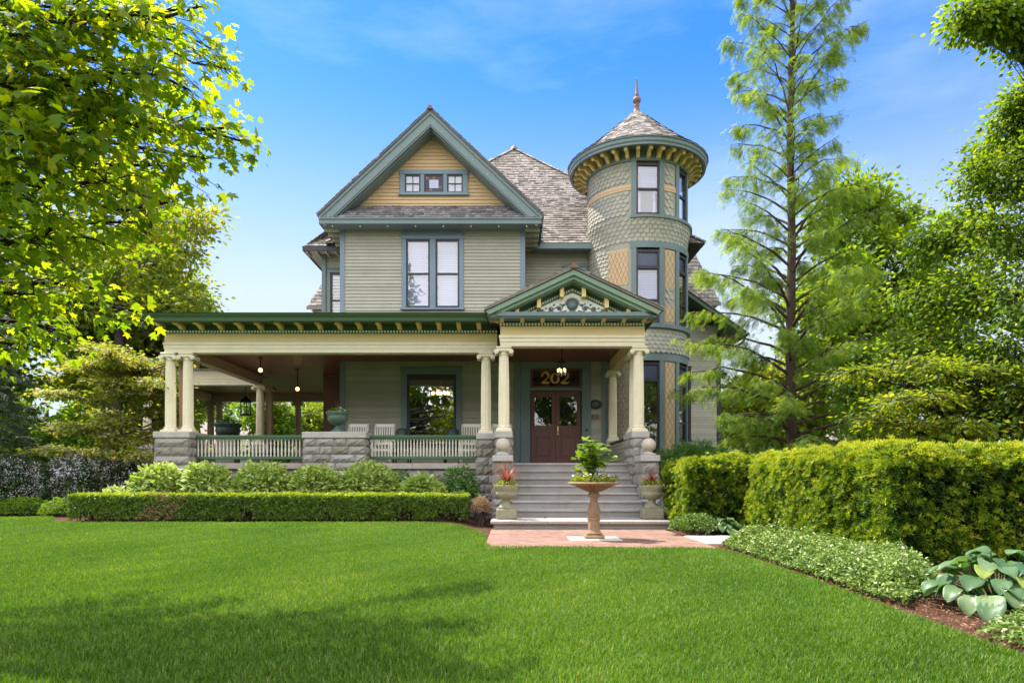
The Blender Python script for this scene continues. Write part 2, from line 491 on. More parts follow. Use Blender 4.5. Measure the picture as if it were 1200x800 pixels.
pier(2.68, 3.05, 19.2, 19.6, 2.05, 16, .0, .22, (.3, .4), .02, ZF)
pier(-8.42, -7.95, 22.25, 22.75, 2.1, 17, .02, .22, (.3, .4))
pier(-12.35, -11.75, 27.0, 27.6, 2.1, 18, .02, .22, (.3, .5))
pier(-12.35, -11.75, 22.3, 22.9, 2.1, 20, .02, .22, (.3, .5))
pier(-8.8, -8.3, 27.1, 27.6, 2.1, 19, .02, .22, (.3, .4))

# --- columns
def column(x, y, z0, z1, r=.125, fl=.09, square=False, small=False, bare=False, mats=None):
    mt = mats or K['cream']
    Hc = z1 - z0
    mb = MB()
    prof = [(r*1.0, .13), (r*1.0, Hc*.3), (r*.97, Hc*.55), (r*.9, Hc*.8), (r*.84, Hc-.17)]
    mb.lathe(prof, (x, y, z0), 40, .8, 0, False, fl)
    c = mb.build('column', mt, house)
    b = MB()
    b.bbox(x-r*1.42, x+r*1.42, y-r*1.42, y+r*1.42, z0+.002, z0+.05, .006, .7)
    b.lathe([(r*1.38, .05), (r*1.42, .068), (r*1.38, .086), (r*1.16, .094), (r*1.14, .104), (r*1.26, .114), (r*1.24, .128), (r*1.02, .14)], (x, y, z0), 28, .8)
    b.build('column_base', mt, c)
    k = MB()
    k.lathe([(r*.86, -.185), (r*.95, -.175), (r*.95, -.165), (r*.86, -.155), (r*1.05, -.115), (r*1.12, -.09)], (x, y, z1), 28, .8)
    k.bbox(x-r*1.4, x+r*1.4, y-r*1.35, y+r*1.35, z1-.045, z1-.002, .01, .9)
    k.box(x-r*1.25, x+r*1.25, y-r*1.2, y+r*1.2, z1-.1, z1-.048, .8)
    for sx in (-1, 1):
        for sy in (-1, 1):
            cx = x + sx*r*1.32; cz = z1-.118; cy = y+sy*r*1.2
            k.lathe([(.055, -.02), (.055, .02)], (cx, cy, cz), 16, .7, 0, True, axis='y')
            k.lathe([(.036, -.026), (.036, .026)], (cx, cy, cz), 12, .2, 0, True, axis='y')
            k.lathe([(.02, -.034), (.02, .034)], (cx, cy, cz), 10, 1, 0, True, axis='y')
        k.lathe([(.045, -r*1.1), (.036, 0), (.045, r*1.1)], (x+sx*r*1.32, y, z1-.118), 14, .6, 0, True, axis='y')
    for i in range(5):
        k.sphere((x-r*.6+i*r*.3, y-r*1.0, z1-.108), .018, 8, .6)
    k.build('column_capital', mt, c)
    return c
column(-8.36, 16.72, 2.12, ZB); column(-7.93, 16.72, 2.12, ZB)
column(-.635, 16.66, 2.08, ZB); column(-.19, 15.95, 2.08, ZB, .128); column(2.955, 15.95, 2.08, ZB, .128); column(2.975, 16.6, 2.08, ZB)
column(2.865, 19.4, 2.05, ZB, .12)
column(-8.28, 22.45, 2.1, ZB, .135); column(-8.07, 22.7, 2.1, ZB, .12, mats=K['tan'])
column(-12.05, 27.3, 2.1, ZB, .13, mats=K['tan']); column(-11.7, 27.3, 2.1, ZB, .13, mats=K['tan'])
column(-8.55, 27.3, 2.1, ZB, .13, mats=K['tan']); column(-12.05, 22.55, 2.1, ZB, .13)
po = MB(); po.bbox(-8.26, -8.03, 16.92, 17.15, 2.12, ZB-.003, .01); po.build('square_post', K['tan'], house)

# --- railings
def railing(x0, x1, y, n):
    mb = MB()
    mb.bbox(x0, x1, y-.06, y+.06, 1.985, 2.05, .012, .7); mb.box(x0, x1, y-.04, y+.04, 1.945, 1.982)
    mb.bbox(x0, x1, y-.06, y+.06, 1.46, 1.535, .012, .7)
    r = mb.build('railing', K['green'], house)
    proto = None
    for i in range(n):
        x = x0 + (x1-x0)*(i+.5)/n
        if proto is None:
            b = MB()
            b.lathe([(.02, 0), (.02, .03), (.013, .05), (.022, .09), (.024, .16), (.015, .26), (.019, .33), (.013, .36), (.02, .385), (.02, .41)], (x, y, 1.535), 10, .8)
            proto = b.build('baluster', K['baluster'], r)
        else:
            c = proto.copy(); COL.objects.link(c); c.parent = r; c.location.x = x - (x0 + (x1-x0)*.5/n)
    return r
railing(-7.73, -5.06, 16.72, 30); railing(-3.46, -.86, 16.72, 33)
rb = MB()
for (a, b, c, d) in ((-11.7, -8.85, 27.25, 27.35), (-8.25, -5.2, 27.25, 27.35)):
    rb.box(a, b, c, d, 1.98, 2.06); rb.box(a, b, c, d, 1.46, 1.53)
rb.build('rear_railing', K['green'], house)
# knee wall on the right of the portico
kw = MB(); clap(kw, 2.79, ZF, 1.93, lambda a, b: [(16.92, 19.17)], m=0, xdir=False); kw.box(2.80, 2.95, 16.92, 19.17, 1.0, 1.93)
k_ = kw.build('knee_wall', K['siding'], house)
kc = MB(); kc.bbox(2.74, 3.0, 16.92, 19.17, 1.935, 1.99, .01); kc.build('knee_wall_cap', K['sash'], k_)

# --- entablature of the porch: (front along X, returning along both sides)
def bracket(mb, x, y0, y1, z0, z1, w=.10):
    """scrolled modillion: side profile in y-z extruded along x; y0 wall side, y1 tip (towards -y)"""
    L = y0-y1; h = z1-z0
    pr = [(0, 0), (.18, .02), (.34, .14), (.42, .34), (.55, .5), (.75, .52), (.9, .46), (1, .55), (1, .82), (.93, 1), (0, 1)]
    mb.prism([(x-w/2, y0-a*L, z0+b*h) for a, b in pr], (w, 0, 0), rnd.uniform(.4, 1))

ent = MB()
X0, X1 = -8.48, -.36
def beam_front(mb, x0, x1, y, back, z=ZB, dz=0):
    mb.box(x0+.03, x1, y+.0, y+back, z, z+.10, .75, 0)
    mb.box(x0+.015, x1, y-.015, y+back, z+.1, z+.19, .9, 0)
    mb.box(x0, x1, y-.035, y+back, z+.19, z+.245, 1, 0)
    mb.box(x0+.03, x1, y, y+back, z+.245, z+.46, .7, 1)
beam_front(ent, X0, X1, YB, .30)
ent.box(X0+.02, X1, YB-.03, YB+.3, ZB+.46, ZB+.53, .5, 2)
ent.box(X0+.03, X1, YB-.01, YB+.3, ZB+.53, ZB+.72, .5, 2)
# crown
ent.prism([(X0-.16, YB-.012, ZB+.66), (X0-.16, 16.1, ZB+.66), (X0-.16, 16.02, ZB+.62), (X0-.16, 15.98, ZB+.63), (X0-.16, 15.96, ZB+.70), (X0-.16, 15.90, ZB+.76), (X0-.16, 15.88, ZB+.79), (X0-.16, YB-.012, ZB+.79)], (X1-X0-.06, 0, 0), .5, 2)
e_ = ent.build('porch_entablature', [K['cream'], K['frieze'], K['green']], house)
dn = MB()
x = X0+.05
while x < X1-.03:
    dn.box(x, x+.042, YB-.055, YB-.029, ZB+.475, ZB+.525, .9); x += .075
dn.build('dentil_course', K['white'], e_)
x = X0 + .02
while x < X1-.3:
    b = MB(); bracket(b, x, YB-.011, 16.14, ZB+.535, ZB+.655); b.build('bracket', K['bracket'], e_); x += .479
# side beams running back
def side_beam(mb, x, w, y0, y1, m0=0, m1=1):
    mb.box(x, x+w, y0, y1, ZB, ZB+.11, .8, m0); mb.box(x-.015, x+w+.015, y0, y1, ZB+.11, ZB+.2, .6, m0)
    mb.box(x-.03, x+w+.03, y0, y1, ZB+.2, ZB+.245, .9, m0); mb.box(x, x+w, y0, y1, ZB+.245, ZB+.53, .5, m1)
for (xx, w_, ya, yb) in ((-8.4, .26, 16.91, 22.3), (-12.2, .28, 22.8, 27.1)):
    sb = MB(); side_beam(sb, xx, w_, ya, yb); sb.build('porch_side_beam', [K['tan'], K['tan']], house)
sb2 = MB(); side_beam(sb2, 2.8, .24, 16.1, 19.55); sb2.build('portico_side_beam', [K['frieze'], K['frieze']], house)
rbm = MB()
rbm.box(-12.2, -5.2, 27.15, 27.45, ZB, ZB+.16, .7); rbm.box(-12.2, -5.2, 27.13, 27.46, ZB+.16, ZB+.21, .9); rbm.box(-12.2, -5.2, 27.15, 27.45, ZB+.21, ZB+.53, .5)
rbm.build('porch_rear_beam', K['tan'], house)
e2 = MB(); beam_front(e2, -12.3, -8.43, 22.35, .3)
e2.box(-12.28, -8.43, 22.32, 22.65, ZB+.46, ZB+.53, .5, 2); e2.box(-12.27, -8.43, 22.34, 22.65, ZB+.53, ZB+.72, .5, 2)
e2.box(-12.6, -8.43, 21.75, 22.338, ZB+.66, ZB+.79, .5, 2)
e2_ = e2.build('side_porch_entablature', [K['cream'], K['cream'], K['green']], house)
d2 = MB(); x = -12.25
while x < -8.5: d2.box(x, x+.042, 22.295, 22.321, ZB+.475, ZB+.525, .9); x += .075
d2.build('dentil_course', K['white'], e2_)
x = -12.2
while x < -8.6:
    b = MB(); bracket(b, x, 22.338, 21.9, ZB+.535, ZB+.655); b.build('bracket', K['white'], e2_); x += .479
# ceiling boards and porch roof
ce = MB()
y = 16.92
while y < 27.3:
    y2 = min(y+.1, 27.4); x1 = 2.76 if y2 < 19.7 else -4.98
    ce.box(-8.13, x1, y, y2-.006, ZB+.30, ZB+.33, rnd.random()); y += .1
y = 22.7
while y < 27.1: ce.box(-11.9, -8.135, y, y+.094, ZB+.30, ZB+.33, rnd.random()); y += .1
y = 16.1
while y < 16.9: ce.box(-.3, 2.78, y, y+.094, ZB+.30, ZB+.33, rnd.random()); y += .1
ce.build('porch_ceiling', K['wood'], house)
pr = MB()
pr.poly([(-8.75, 15.87, ZB+.80), (-.4, 15.87, ZB+.80), (-.4, YW, 5.15), (-8.75, YW, 5.15)])
pr.poly([(-8.75, YW, 5.15), (-4.97, YW, 5.15), (-4.97, 27.8, 5.15), (-8.75, 27.8, 5.15)])
pr.poly([(-.4, YW, 5.15), (2.9, YW, 5.15), (2.9, 21.48, 5.2), (-.4, 21.48, 5.2)])
pr.poly([(-12.65, 21.72, ZB+.80), (-8.76, 21.72, ZB+.80), (-8.76, 27.8, 5.0), (-12.65, 27.8, 5.0)])
pr.build('porch_roof', K['shake_dark'], house)
gt = MB(); gt.tube([(-8.6, 16.0, 4.66), (-8.72, 16.05, 4.55), (-8.72, 16.2, 4.42), (-8.56, 16.5, 4.38)], .045, 8)
gt.build('gutter_pipe', K['iron'], house)

# --- portico
pq = MB()
PX0, PX1, PC = -.3, 3.07, 1.385
beam_front(pq, PX0, PX1, YQ, .3)
pq.box(PX0+.0, PX1+.03, YQ-.03, YQ+.3, ZB+.46, ZB+.525, .5, 2)
pq.box(PX0+.03, PX1, YQ-.01, YQ+.3, ZB+.525, ZB+.69, .5, 2)
for (xx, w) in ((PX0+.03, .25), (PX1-.25, .25)):   # returns to the side
    pq.box(xx, xx+w, YQ+.301, 16.59, ZB+.246, ZB+.69, .6, 1)
pq.box(-.56, 3.33, 15.36, YQ-.012, ZB+.60, ZB+.69, .6, 3)
pq.box(-.53, 3.30, 15.40, YQ-.012, ZB+.565, ZB+.598, .6, 3)
q_ = pq.build('portico_entablature', [K['cream'], K['frieze'], K['green'], K['teal']], house)
dn = MB(); x = PX0+.02
while x < PX1: dn.box(x, x+.042, YQ-.055, YQ-.029, ZB+.472, ZB+.52, .9); x += .073
dn.build('dentil_course', K['white'], q_)
for i in range(8):
    x = PX0 + .07 + i*(PX1-PX0-.11)/7
    b = MB(); bracket(b, x, YQ-.011, 15.46, ZB+.53, ZB+.56+.03, .09); b.box(x-.04, x+.04, YQ-.06, YQ-.012, ZB+.53, ZB+.6, .6)
    b.build('bracket', K['bracket'], q_)
for sx, xx in ((-1, PX0+.02), (1, PX1+.01)):       # corner brackets seen from the side
    b = MB(); L = .24
    pr_ = [(0, 0), (.18, .02), (.34, .14), (.42, .34), (.55, .5), (.75, .52), (.9, .46), (1, .55), (1, .82), (.93, 1), (0, 1)]
    b.prism([(xx+sx*a*L, YQ-.05, ZB+.53+c*.07) for a, c in pr_], (0, .1, 0), .7); b.build('bracket', K['bracket'], q_)
# pediment
ZT0 = ZB+.695; ZAP = 5.67; HW = 1.98
sl = (ZAP-4.74)/HW; ang = math.atan(sl)
pd = MB()
zap_t = ZAP-.16
pd.prism([(PC-1.75, 15.72, ZT0), (PC+1.75, 15.72, ZT0), (PC, 15.72, ZT0+1.75*sl)], (0, .1, 0), .5, 0)
# raking cornice: two boards with mitred ends, stepped
for s in (-1, 1):
    for (yy, dy, o, th, m, t) in ((15.30, .12, 0, .10, 1, .6), (15.36, .3, .10, .075, 1, .9), (15.42, .3, .175, .03, 1, .4)):
        a = [(PC, ZAP-o/math.cos(ang)), (PC, ZAP-(o+th)/math.cos(ang)), (PC+s*(HW-(o+th)*.9), ZAP-(o+th)/math.cos(ang)-sl*(HW-(o+th)*.9)), (PC+s*HW-s*o*.9, ZAP-o/math.cos(ang)-sl*(HW-o*.9))]
        pd.prism([(p, yy, q) for p, q in a], (0, dy, 0), t, m)
p_ = pd.build('pediment', [K['green'], K['midgreen']], house)
for s in (-1, 1):
    for dx in (.25, .77, 1.27):
        xx = PC+s*dx; zt = ZAP-.215/math.cos(ang)-sl*dx
        b = MB(); b.prism([(xx-.045, 15.719, zt-.20), (xx+.045, 15.719, zt-.20), (xx+.045, 15.719, zt-.0+(-s*sl*.045)), (xx-.045, 15.719, zt+s*sl*.045)], (0, -.22, 0), .7)
        b.build('bracket', K['bracket'], p_)
dn = MB()
tb = 1.2; ztop = ZT0+tb*sl
for s in (-1, 1):
    for i in range(22):
        dx = .02+i*.054; zz = ztop + .03 - sl*dx
        dn.prism([(PC+s*dx-.018, 15.70, zz-.03), (PC+s*dx+.018, 15.70, zz-.03), (PC+s*dx+.018, 15.70, zz+.016), (PC+s*dx-.018, 15.70, zz+.016)], (0, .018, 0), .9)
dn.build('dentil_course', K['white'], p_)
tp = MB(); tp.prism([(PC-tb+.12, 15.69, ZT0+.01), (PC+tb-.12, 15.69, ZT0+.01), (PC, 15.69, ztop-.05)], (0, .028, 0), .8)
tp.build('tympanum_panel', K['white'], p_)
orn = MB()
def spiral(cx, cz, r0, turns, s, start=0, grow=0.3):
    out = []
    for i in range(26):
        a = start + s*turns*2*math.pi*i/25; r = r0*(1-i/25*.85)
        out.append((cx+r*math.cos(a), 15.682, cz+r*math.sin(a)))
    return out
zc = ZT0+.2
orn.lathe([(.001, -.012), (.13, -.01), (.125, .008)], (PC, 15.682, zc+.03), 18, .5, 0, True, axis='y')
for i in range(9):
    a = math.pi*(i/8); orn.sphere((PC+.135*math.cos(a), 15.682, zc+.06+.11*math.sin(a)), .033, 8, .5)
orn.prism([(PC-.08, 15.672, zc-.09), (PC+.08, 15.672, zc-.09), (PC+.05, 15.672, zc-.17), (PC-.05, 15.672, zc-.17)], (0, .015, 0))
for s in (-1, 1):
    orn.tube([(PC+s*.13, 15.682, zc-.1), (PC+s*.25, 15.682, zc-.13), (PC+s*.36, 15.682, zc-.02), (PC+s*.48, 15.682, zc-.1), (PC+s*.6, 15.682, zc-.14), (PC+s*.72, 15.682, zc-.09), (PC+s*.86, 15.682, zc-.15), (PC+s*.95, 15.682, zc-.16)], [.018, .016, .016, .014, .012, .012, .009, .005], 6)
    orn.tube(spiral(PC+s*.30, zc-.03, .085, 1.3, s, 1.5), [.014]*26, 5); orn.tube(spiral(PC+s*.5, zc-.07, .07, 1.3, -s, -1.5), [.012]*26, 5)
    orn.tube(spiral(PC+s*.7, zc-.12, .05, 1.2, s, 1.5), [.010]*26, 5)
    for (dx, dz, r) in ((.2, .03, .035), (.3, -.03, .05), (.42, .03, .028), (.5, -.07, .035), (.6, -.05, .026), (.4, -.14, .026), (.7, -.12, .025), (.8, -.1, .02), (.22, -.15, .03), (.58, -.15, .02)):
        orn.sphere((PC+s*dx, 15.682, zc+dz), r, 8, .5, 0, .8)
orn.build('scroll_ornament', K['teal'], p_)
# portico roof
ro = MB()
for s in (-1, 1):
    x_e = PC+s*(HW+.03); z_e = ZAP+.02-sl*(HW+.03)
    yb = 21.4 if s < 0 else 20.15
    ro.prism([(PC, 15.27, ZAP+.02), (x_e, 15.27, z_e), (x_e, 15.27, z_e+.05), (PC, 15.27, ZAP+.07)], (0, yb-15.27, 0), .3, 0)
    shakes(ro, (x_e, 15.25 if s > 0 else yb, z_e+.052), (0, s, 0), (-s*1, 0, sl), lambda b: (0, yb-15.27), HW/math.cos(ang), .14, r=random.Random(5), m=0)
pr_ = ro.build('portico_roof', [K['shake'], K['sash']], house)
rc = MB(); rc.prism([(PC-.09, 15.24, ZAP+.03), (PC+.09, 15.24, ZAP+.03), (PC+.05, 15.24, ZAP+.10), (PC, 15.24, ZAP+.14), (PC-.05, 15.24, ZAP+.10)], (0, 6.1, 0)); rc.build('ridge_cap', K['copper'], pr_)
sf = MB()   # eave soffits of the portico
for s in (-1, 1):
    xa, xb = sorted((PC+s*1.7, PC+s*(HW-.05))); sf.box(xa, xb, 15.8, 19.6, ZB+.60, ZB+.63)
sf.build('portico_soffit', K['sash'], house)
# --- steps, landing and cheek walls
st = MB()
for k in range(7):
    y = 14.5+.31*k; z = .17+.17*(k+1)
    yb = y+.34 if k < 6 else y+.0
    if k < 6: st.bbox(.002, 2.83, y-.025, yb, z-.055, z, .01, rnd.uniform(.5, 1))
    else: st.bbox(.002, 2.77, y-.025, y+.25, z-.055, z+.003, .01, .9)
    st.box(.002, 2.83, y, y+.30, z-.17, z-.057, rnd.uniform(.0, .6))
st.build('stone_steps', K['step'], house)
ld = MB()
x = -.42
for w in (1.12, 1.2, 1.2): ld.bbox(x, x+w-.005, 13.26, 14.53, .105, .17, .012, rnd.uniform(.6, 1)); x += w
ld.box(-.36, 3.05, 13.32, 15.3, -.05, .104, .2)
ld.build('landing', [K['step']], house)
for (x0, x1, sd) in ((-.40, -.005, 31), (2.835, 3.2, 32)):
    mb = MB(); ashlar(mb, x0, x1, 14.92, 15.7, 0, 1.36, .27, (.25, .5), 'flr', .05, .02, sd)
    cw = mb.build('cheek_wall', [K['stone'], K['mortar']], house)
    c = MB(); c.bbox(x0-.03, x1+.03, 14.86, 15.71, 1.363, 1.50, .014, .9)
    xm = (x0+x1)/2; c.bbox(xm-.13, xm+.13, 14.95, 15.21, 1.502, 1.545, .01, .8)
    c.build('wall_cap', K['capstone'], cw)
    b = MB(); b.lathe([(.115, 0), (.09, .015), (.075, .035), (.085, .05)], (xm, 15.08, 1.546), 20, .7)
    b.sphere((xm, 15.08, 1.73), .157, 28, .9); b.build('ball_finial', K['cast'], cw)
# ------------------------------------------------------------------ windows
def sash_window(name, x0, x1, z0, z1, y, lights, cas=.13, trim='blue', glass='glass', blind=None, hung=True, sill=True, parent=house, head=None, mull=.16, xf=None, transom=None, stain=None):
    """casing (proud of the wall at y), dark sashes, panes; lights: number of openings side by side"""
    mb = MB()
    yo = y-.05
    hd = head or cas
    mb.bbox(x0, x1, yo, y+.06, z1-hd, z1, .008, .8)
    mb.bbox(x0-.02, x1+.02, yo-.03, y+.06, z1+.001, z1+.045, .008, 1)
    mb.bbox(x0, x0+cas, yo+.003, y+.06, z0+.06, z1-hd-.001, .008, .7); mb.bbox(x1-cas, x1, yo+.003, y+.06, z0+.06, z1-hd-.001, .008, .7)
    if sill: mb.bbox(x0-.03, x1+.03, yo-.045, y+.06, z0, z0+.058, .008, .9)
    W = x1-x0-2*cas; lw = (W-mull*(lights-1))/lights
    for i in range(1, lights):
        xa = x0+cas+i*lw+(i-1)*mull; mb.bbox(xa, xa+mull, yo+.004, y+.06, z0+.06, z1-hd-.001, .008, .75)
    wn = mb.build(name, K[trim], parent)
    for i in range(lights):
        xa = x0+cas+i*(lw+mull)+.002; xb = xa+lw-.004
        za = z0+.06; zb = z1-hd-.002
        s = MB(); b = .045
        s.box(xa, xa+b, y-.01, y+.05, za, zb); s.box(xb-b, xb, y-.01, y+.05, za, zb)
        s.box(xa+b, xb-b, y-.01, y+.05, zb-b*1.2, zb); s.box(xa+b, xb-b, y-.01, y+.05, za, za+b*1.5)
        panes = [(za, zb)]
        if transom:
            zt = zb-transom; s.box(xa+b, xb-b, y-.02, y+.05, zt-.05, zt+.05); 
            g = MB(); g.poly([(xa+b, y+.022, zt+.05), (xb-b, y+.022, zt+.05), (xb-b, y+.022, zb-b), (xa+b, y+.022, zb-b)])
            g.build('stained_pane', K[stain or 'bluegl'], wn); zb2 = zt-.05
        else: zb2 = zb
        if hung:
            zm = (za+zb2)/2; s.box(xa+b, xb-b, y-.012, y+.05, zm-.025, zm+.025)
        s.build('sash', K['sash'], wn)
        g = MB(); g.poly([(xa+b, y+.02, za+b), (xb-b, y+.02, za+b), (xb-b, y+.02, zb2-.01), (xa+b, y+.02, zb2-.01)])
        g.build('pane', K[glass], wn)
        if blind:
            q = MB(); z = za+.06
            while z < zb2-.03:
                q.add([(xa+.03, y+.10, z), (xb-.03, y+.10, z), (xb-.03, y+.13, z+.054), (xa+.03, y+.13, z+.054)], [(0, 1, 2, 3)], rnd.uniform(.7, 1)); z += .05
            q.build('window_blind', K['blind'], wn)
    return wn

GX0, GX1 = -4.95, .37          # gable block
# upper wall of the gable block
ops_up = [(-3.16, -1.41, 5.86, 7.99)]
w = MB(); clap(w, YW, 5.14, 8.2, openings_span(GX0+.1, GX1-.1, ops_up))
w.build('upper_front_wall', K['siding'], house)
# porch wall, first floor
ops_lo = [(-3.17, -1.47, 1.9, 4.12), (.28, 2.24, ZF, 4.32)]
w = MB(); clap(w, YW, ZF, 4.5, openings_span(GX0+.1, 2.6, ops_lo))
w.build('porch_wall', K['siding'], house)
for (a, b, z0, z1) in ((GX0-.01, GX0+.13, 5.14, 8.2), (GX1-.13, GX1+.01, 5.14, 8.2)):
    bx = MB(); bx.bbox(a, b, YW-.035, YW+.13, z0, z1, .006, .8); bx.build('corner_board', K['blue'], house)
for (a, b, z0, z1) in ((GX0-.01, GX0+.15, ZF, 4.5), (2.58, 2.74, ZF, 4.5)):
    bx = MB(); bx.bbox(a, b, YW-.035, YW+.13, z0, z1, .006, .8); bx.build('corner_board', K['teal'], house)
# side and back walls (closed shell)
sh = MB()
sh.box(GX0, GX0+.12, YW+.14, 26.9, 0, 8.2); sh.box(GX1-.12, GX1, YW+.14, 21.5, 4.6, 8.2); sh.box(2.62, 2.74, YW+.14, 21.0, ZF, 4.6)
sh.box(GX0, 5.5, 31.9, 32.0, 0, 8.2); sh.box(5.38, 5.5, 22.5, 31.9, 0, 8.2); sh.box(GX0, GX0+.12, 26.901, 31.9, 0, 8.2)
sh.build('side_wall', K['siding'], house)
inn = MB()
inn.box(GX0+.13, 5.3, YW+.2, 31.8, 1.2, 1.35); inn.box(GX0+.13, 5.3, 21.7, 31.8, 4.6, 4.9); inn.box(GX0+.13, GX1-.13, YW+.2, 21.69, 4.6, 4.9)
inn.box(GX0+.13, 5.3, 21.7, 31.8, 8.0, 8.1); inn.box(GX0+.13, GX1-.13, YW+.2, 21.69, 8.0, 8.1)
inn.box(GX0+.13, 5.3, 24.4, 24.5, 1.36, 8.0); inn.box(-.4, -.3, YW+.05, 24.39, 1.36, 4.59)
inn.build('interior_floors', K['inner'], house)
# recessed upper wall
rw = MB(); clap(rw, 21.5, 4.9, 8.3, openings_span(GX1, 2.9, [(1.62, 2.56, 5.8, 7.62)]))
rw.build('recessed_upper_wall', K['siding'], house)
sash_window('recess_window', 1.6, 2.58, 5.78, 7.64, 21.5, 1, .13, 'blue', blind=None)
# windows of the front
sash_window('double_window', -3.18, -1.39, 5.84, 8.01, YW, 2, .13, 'blue', 'glass', True, mull=.17)
sash_window('picture_window', -3.2, -1.44, 1.88, 4.16, YW, 1, .17, 'teal', 'glass_hi', None, hung=False, head=.17)
fr = MB()   # inner dark frame of the picture window
fr.box(-3.02, -2.955, YW-.03, YW-.011, 1.95, 3.98); fr.box(-1.685, -1.62, YW-.03, YW-.011, 1.95, 3.98); fr.box(-2.954, -1.686, YW-.03, YW-.011, 3.84, 3.98)
fr.build('inner_frame', K['sash'], [o for o in house.children if o.name.startswith('picture_window')][0])

# --- front door with transom
dx0, dx1 = .55, 1.99
cs = MB()
cs.bbox(.26, .53, YW-.06, YW+.1, ZF, 4.16, .01, .7); cs.bbox(2.01, 2.27, YW-.06, YW+.1, ZF, 4.16, .01, .7)
cs.bbox(.26, 2.27, YW-.062, YW+.1, 4.161, 4.36, .01, .8)
cs.bbox(.53, 2.01, YW-.04, YW+.1, 3.52, 3.61, .008, .9)
cs.bbox(.20, 2.33, YW-.09, YW+.1, 4.361, 4.43, .01, 1)
cs.bbox(.05, .255, YW-.045, YW+.1, ZF, 4.34, .01, .4)
frame = cs.build('door_frame', K['teal'], house)
for i in (0, 1):
    xa = dx0-.005 + i*.725; xb = xa+.715
    m = MB(); y = YW+.03
    m.box(xa, xa+.11, y, y+.05, ZF+.02, 3.505, .7); m.box(xb-.11, xb, y, y+.05, ZF+.02, 3.505, .6)
    for (a, b) in ((ZF+.02, ZF+.22), (1.98+.25, 2.52), (3.34, 3.505)): m.box(xa+.11, xb-.11, y+.001, y+.05, a, b, .8)
    m.box(xa+.11, xb-.11, y+.02, y+.045, ZF+.22, 2.23, .5); m.bbox(xa+.17, xb-.17, y+.004, y+.03, ZF+.28, 2.17, .012, .9)
    d = m.build('door_leaf', K['door'], house)
    g = MB(); g.poly([(xa+.11, y+.03, 2.52), (xb-.11, y+.03, 2.52), (xb-.11, y+.03, 3.34), (xa+.11, y+.03, 3.34)]); g.build('glass_panel', K['glass_door'], d)
    s = MB(); cx = (xa+xb)/2
    for sg in (-1, 1):
        for q in range(3):
            zc = 2.68+q*.25
            s.tube([(cx+sg*(.02+.13*math.sin(t*.35)), y+.018, zc-.13+.26*t/9) for t in range(10)], .011, 5)
            s.tube([(cx+sg*.13+sg*.07*math.cos(t*.7), y+.018, zc+.07*math.sin(t*.7)) for t in range(9)], .009, 5)
    s.tube([(cx+.1*math.cos(t*.4), y+.018, 2.93+.2*math.sin(t*.4)) for t in range(17)], .012, 5)
    s.tube([(cx, y+.018, 2.53), (cx, y+.018, 3.33)], .009, 5)
    s.build('scroll_grille', K['iron'], d)
    if i == 1:
        h = MB(); h.bbox(xa+.03, xa+.085, y-.012, y-.001, 2.25, 2.5, .004); h.sphere((xa+.057, y-.045, 2.33), .032, 10); h.lathe([(.022, -.014), (.022, -.002)], (xa+.057, y, 2.44), 10, axis='y'); h.build('door_handle', K['brass'], d)
tr = MB(); y = YW+.0
tr.box(.535, .60, y, y+.05, 3.615, 4.155); tr.box(1.95, 2.005, y, y+.05, 3.615, 4.155); tr.box(.601, 1.949, y, y+.05, 3.615, 3.665); tr.box(.601, 1.949, y, y+.05, 4.10, 4.155)
t_ = tr.build('transom', K['door'], house)
g = MB(); g.poly([(.6, y+.025, 3.66), (1.95, y+.025, 3.66), (1.95, y+.025, 4.1), (.6, y+.025, 4.1)]); g.build('transom_pane', K['glass_door'], t_)
dg = MB()
def ribbon(mb, pts, y=YW+.012, th=.008):
    """flat stroke with its own width at each point: (x, z, half width)"""
    L = []; Rr = []
    for i, (x, z, w_) in enumerate(pts):
        a = pts[max(i-1, 0)]; b = pts[min(i+1, len(pts)-1)]
        d = Vector((b[0]-a[0], b[1]-a[1])).normalized(); n_ = Vector((-d.y, d.x))
        L.append((x+n_.x*w_, y, z+n_.y*w_)); Rr.append((x-n_.x*w_, y, z-n_.y*w_))
    for i in range(len(pts)-1):
        mb.prism([L[i], L[i+1], Rr[i+1], Rr[i]], (0, -th, 0), .8)
def two(cx, cz, h):
    p = []
    for i in range(15):
        a = R(165 - i*15.5); p.append((cx+.095*math.cos(a), cz+h*.24+.07*math.sin(a)*1.35, .012+.026*max(0, math.sin(i/14*math.pi))**1.0))
    p += [(cx+.03, cz-h*.12, .02), (cx-.05, cz-h*.3, .012), (cx-.1, cz-h*.42, .012)]
    ribbon(dg, p); ribbon(dg, [(cx-.11, cz-h*.43, .02), (cx-.03, cz-h*.42, .034), (cx+.05, cz-h*.45, .03), (cx+.1, cz-h*.42, .018), (cx+.125, cz-h*.3, .006)], YW+.016)
    dg.lathe([(.032, -.008), (.032, .0)], (cx-.085, YW+.014, cz+h*.25), 12, .8, axis='y')
two(.96, 3.88, .30); two(1.52, 3.88, .30)
ribbon(dg, [(1.24+.1*math.cos(R(a)), 3.88+.135*math.sin(R(a)), .014+.022*abs(math.cos(R(a)))) for a in range(0, 361, 15)])
dg.build('house_number', K['gold'], t_)
bl_ = MB(); bl_.lathe([(.04, -.02), (.04, .0)], (2.14, YW-.062, 2.38), 14, .5, axis='y'); bl_.build('doorbell', K['iron'], house)

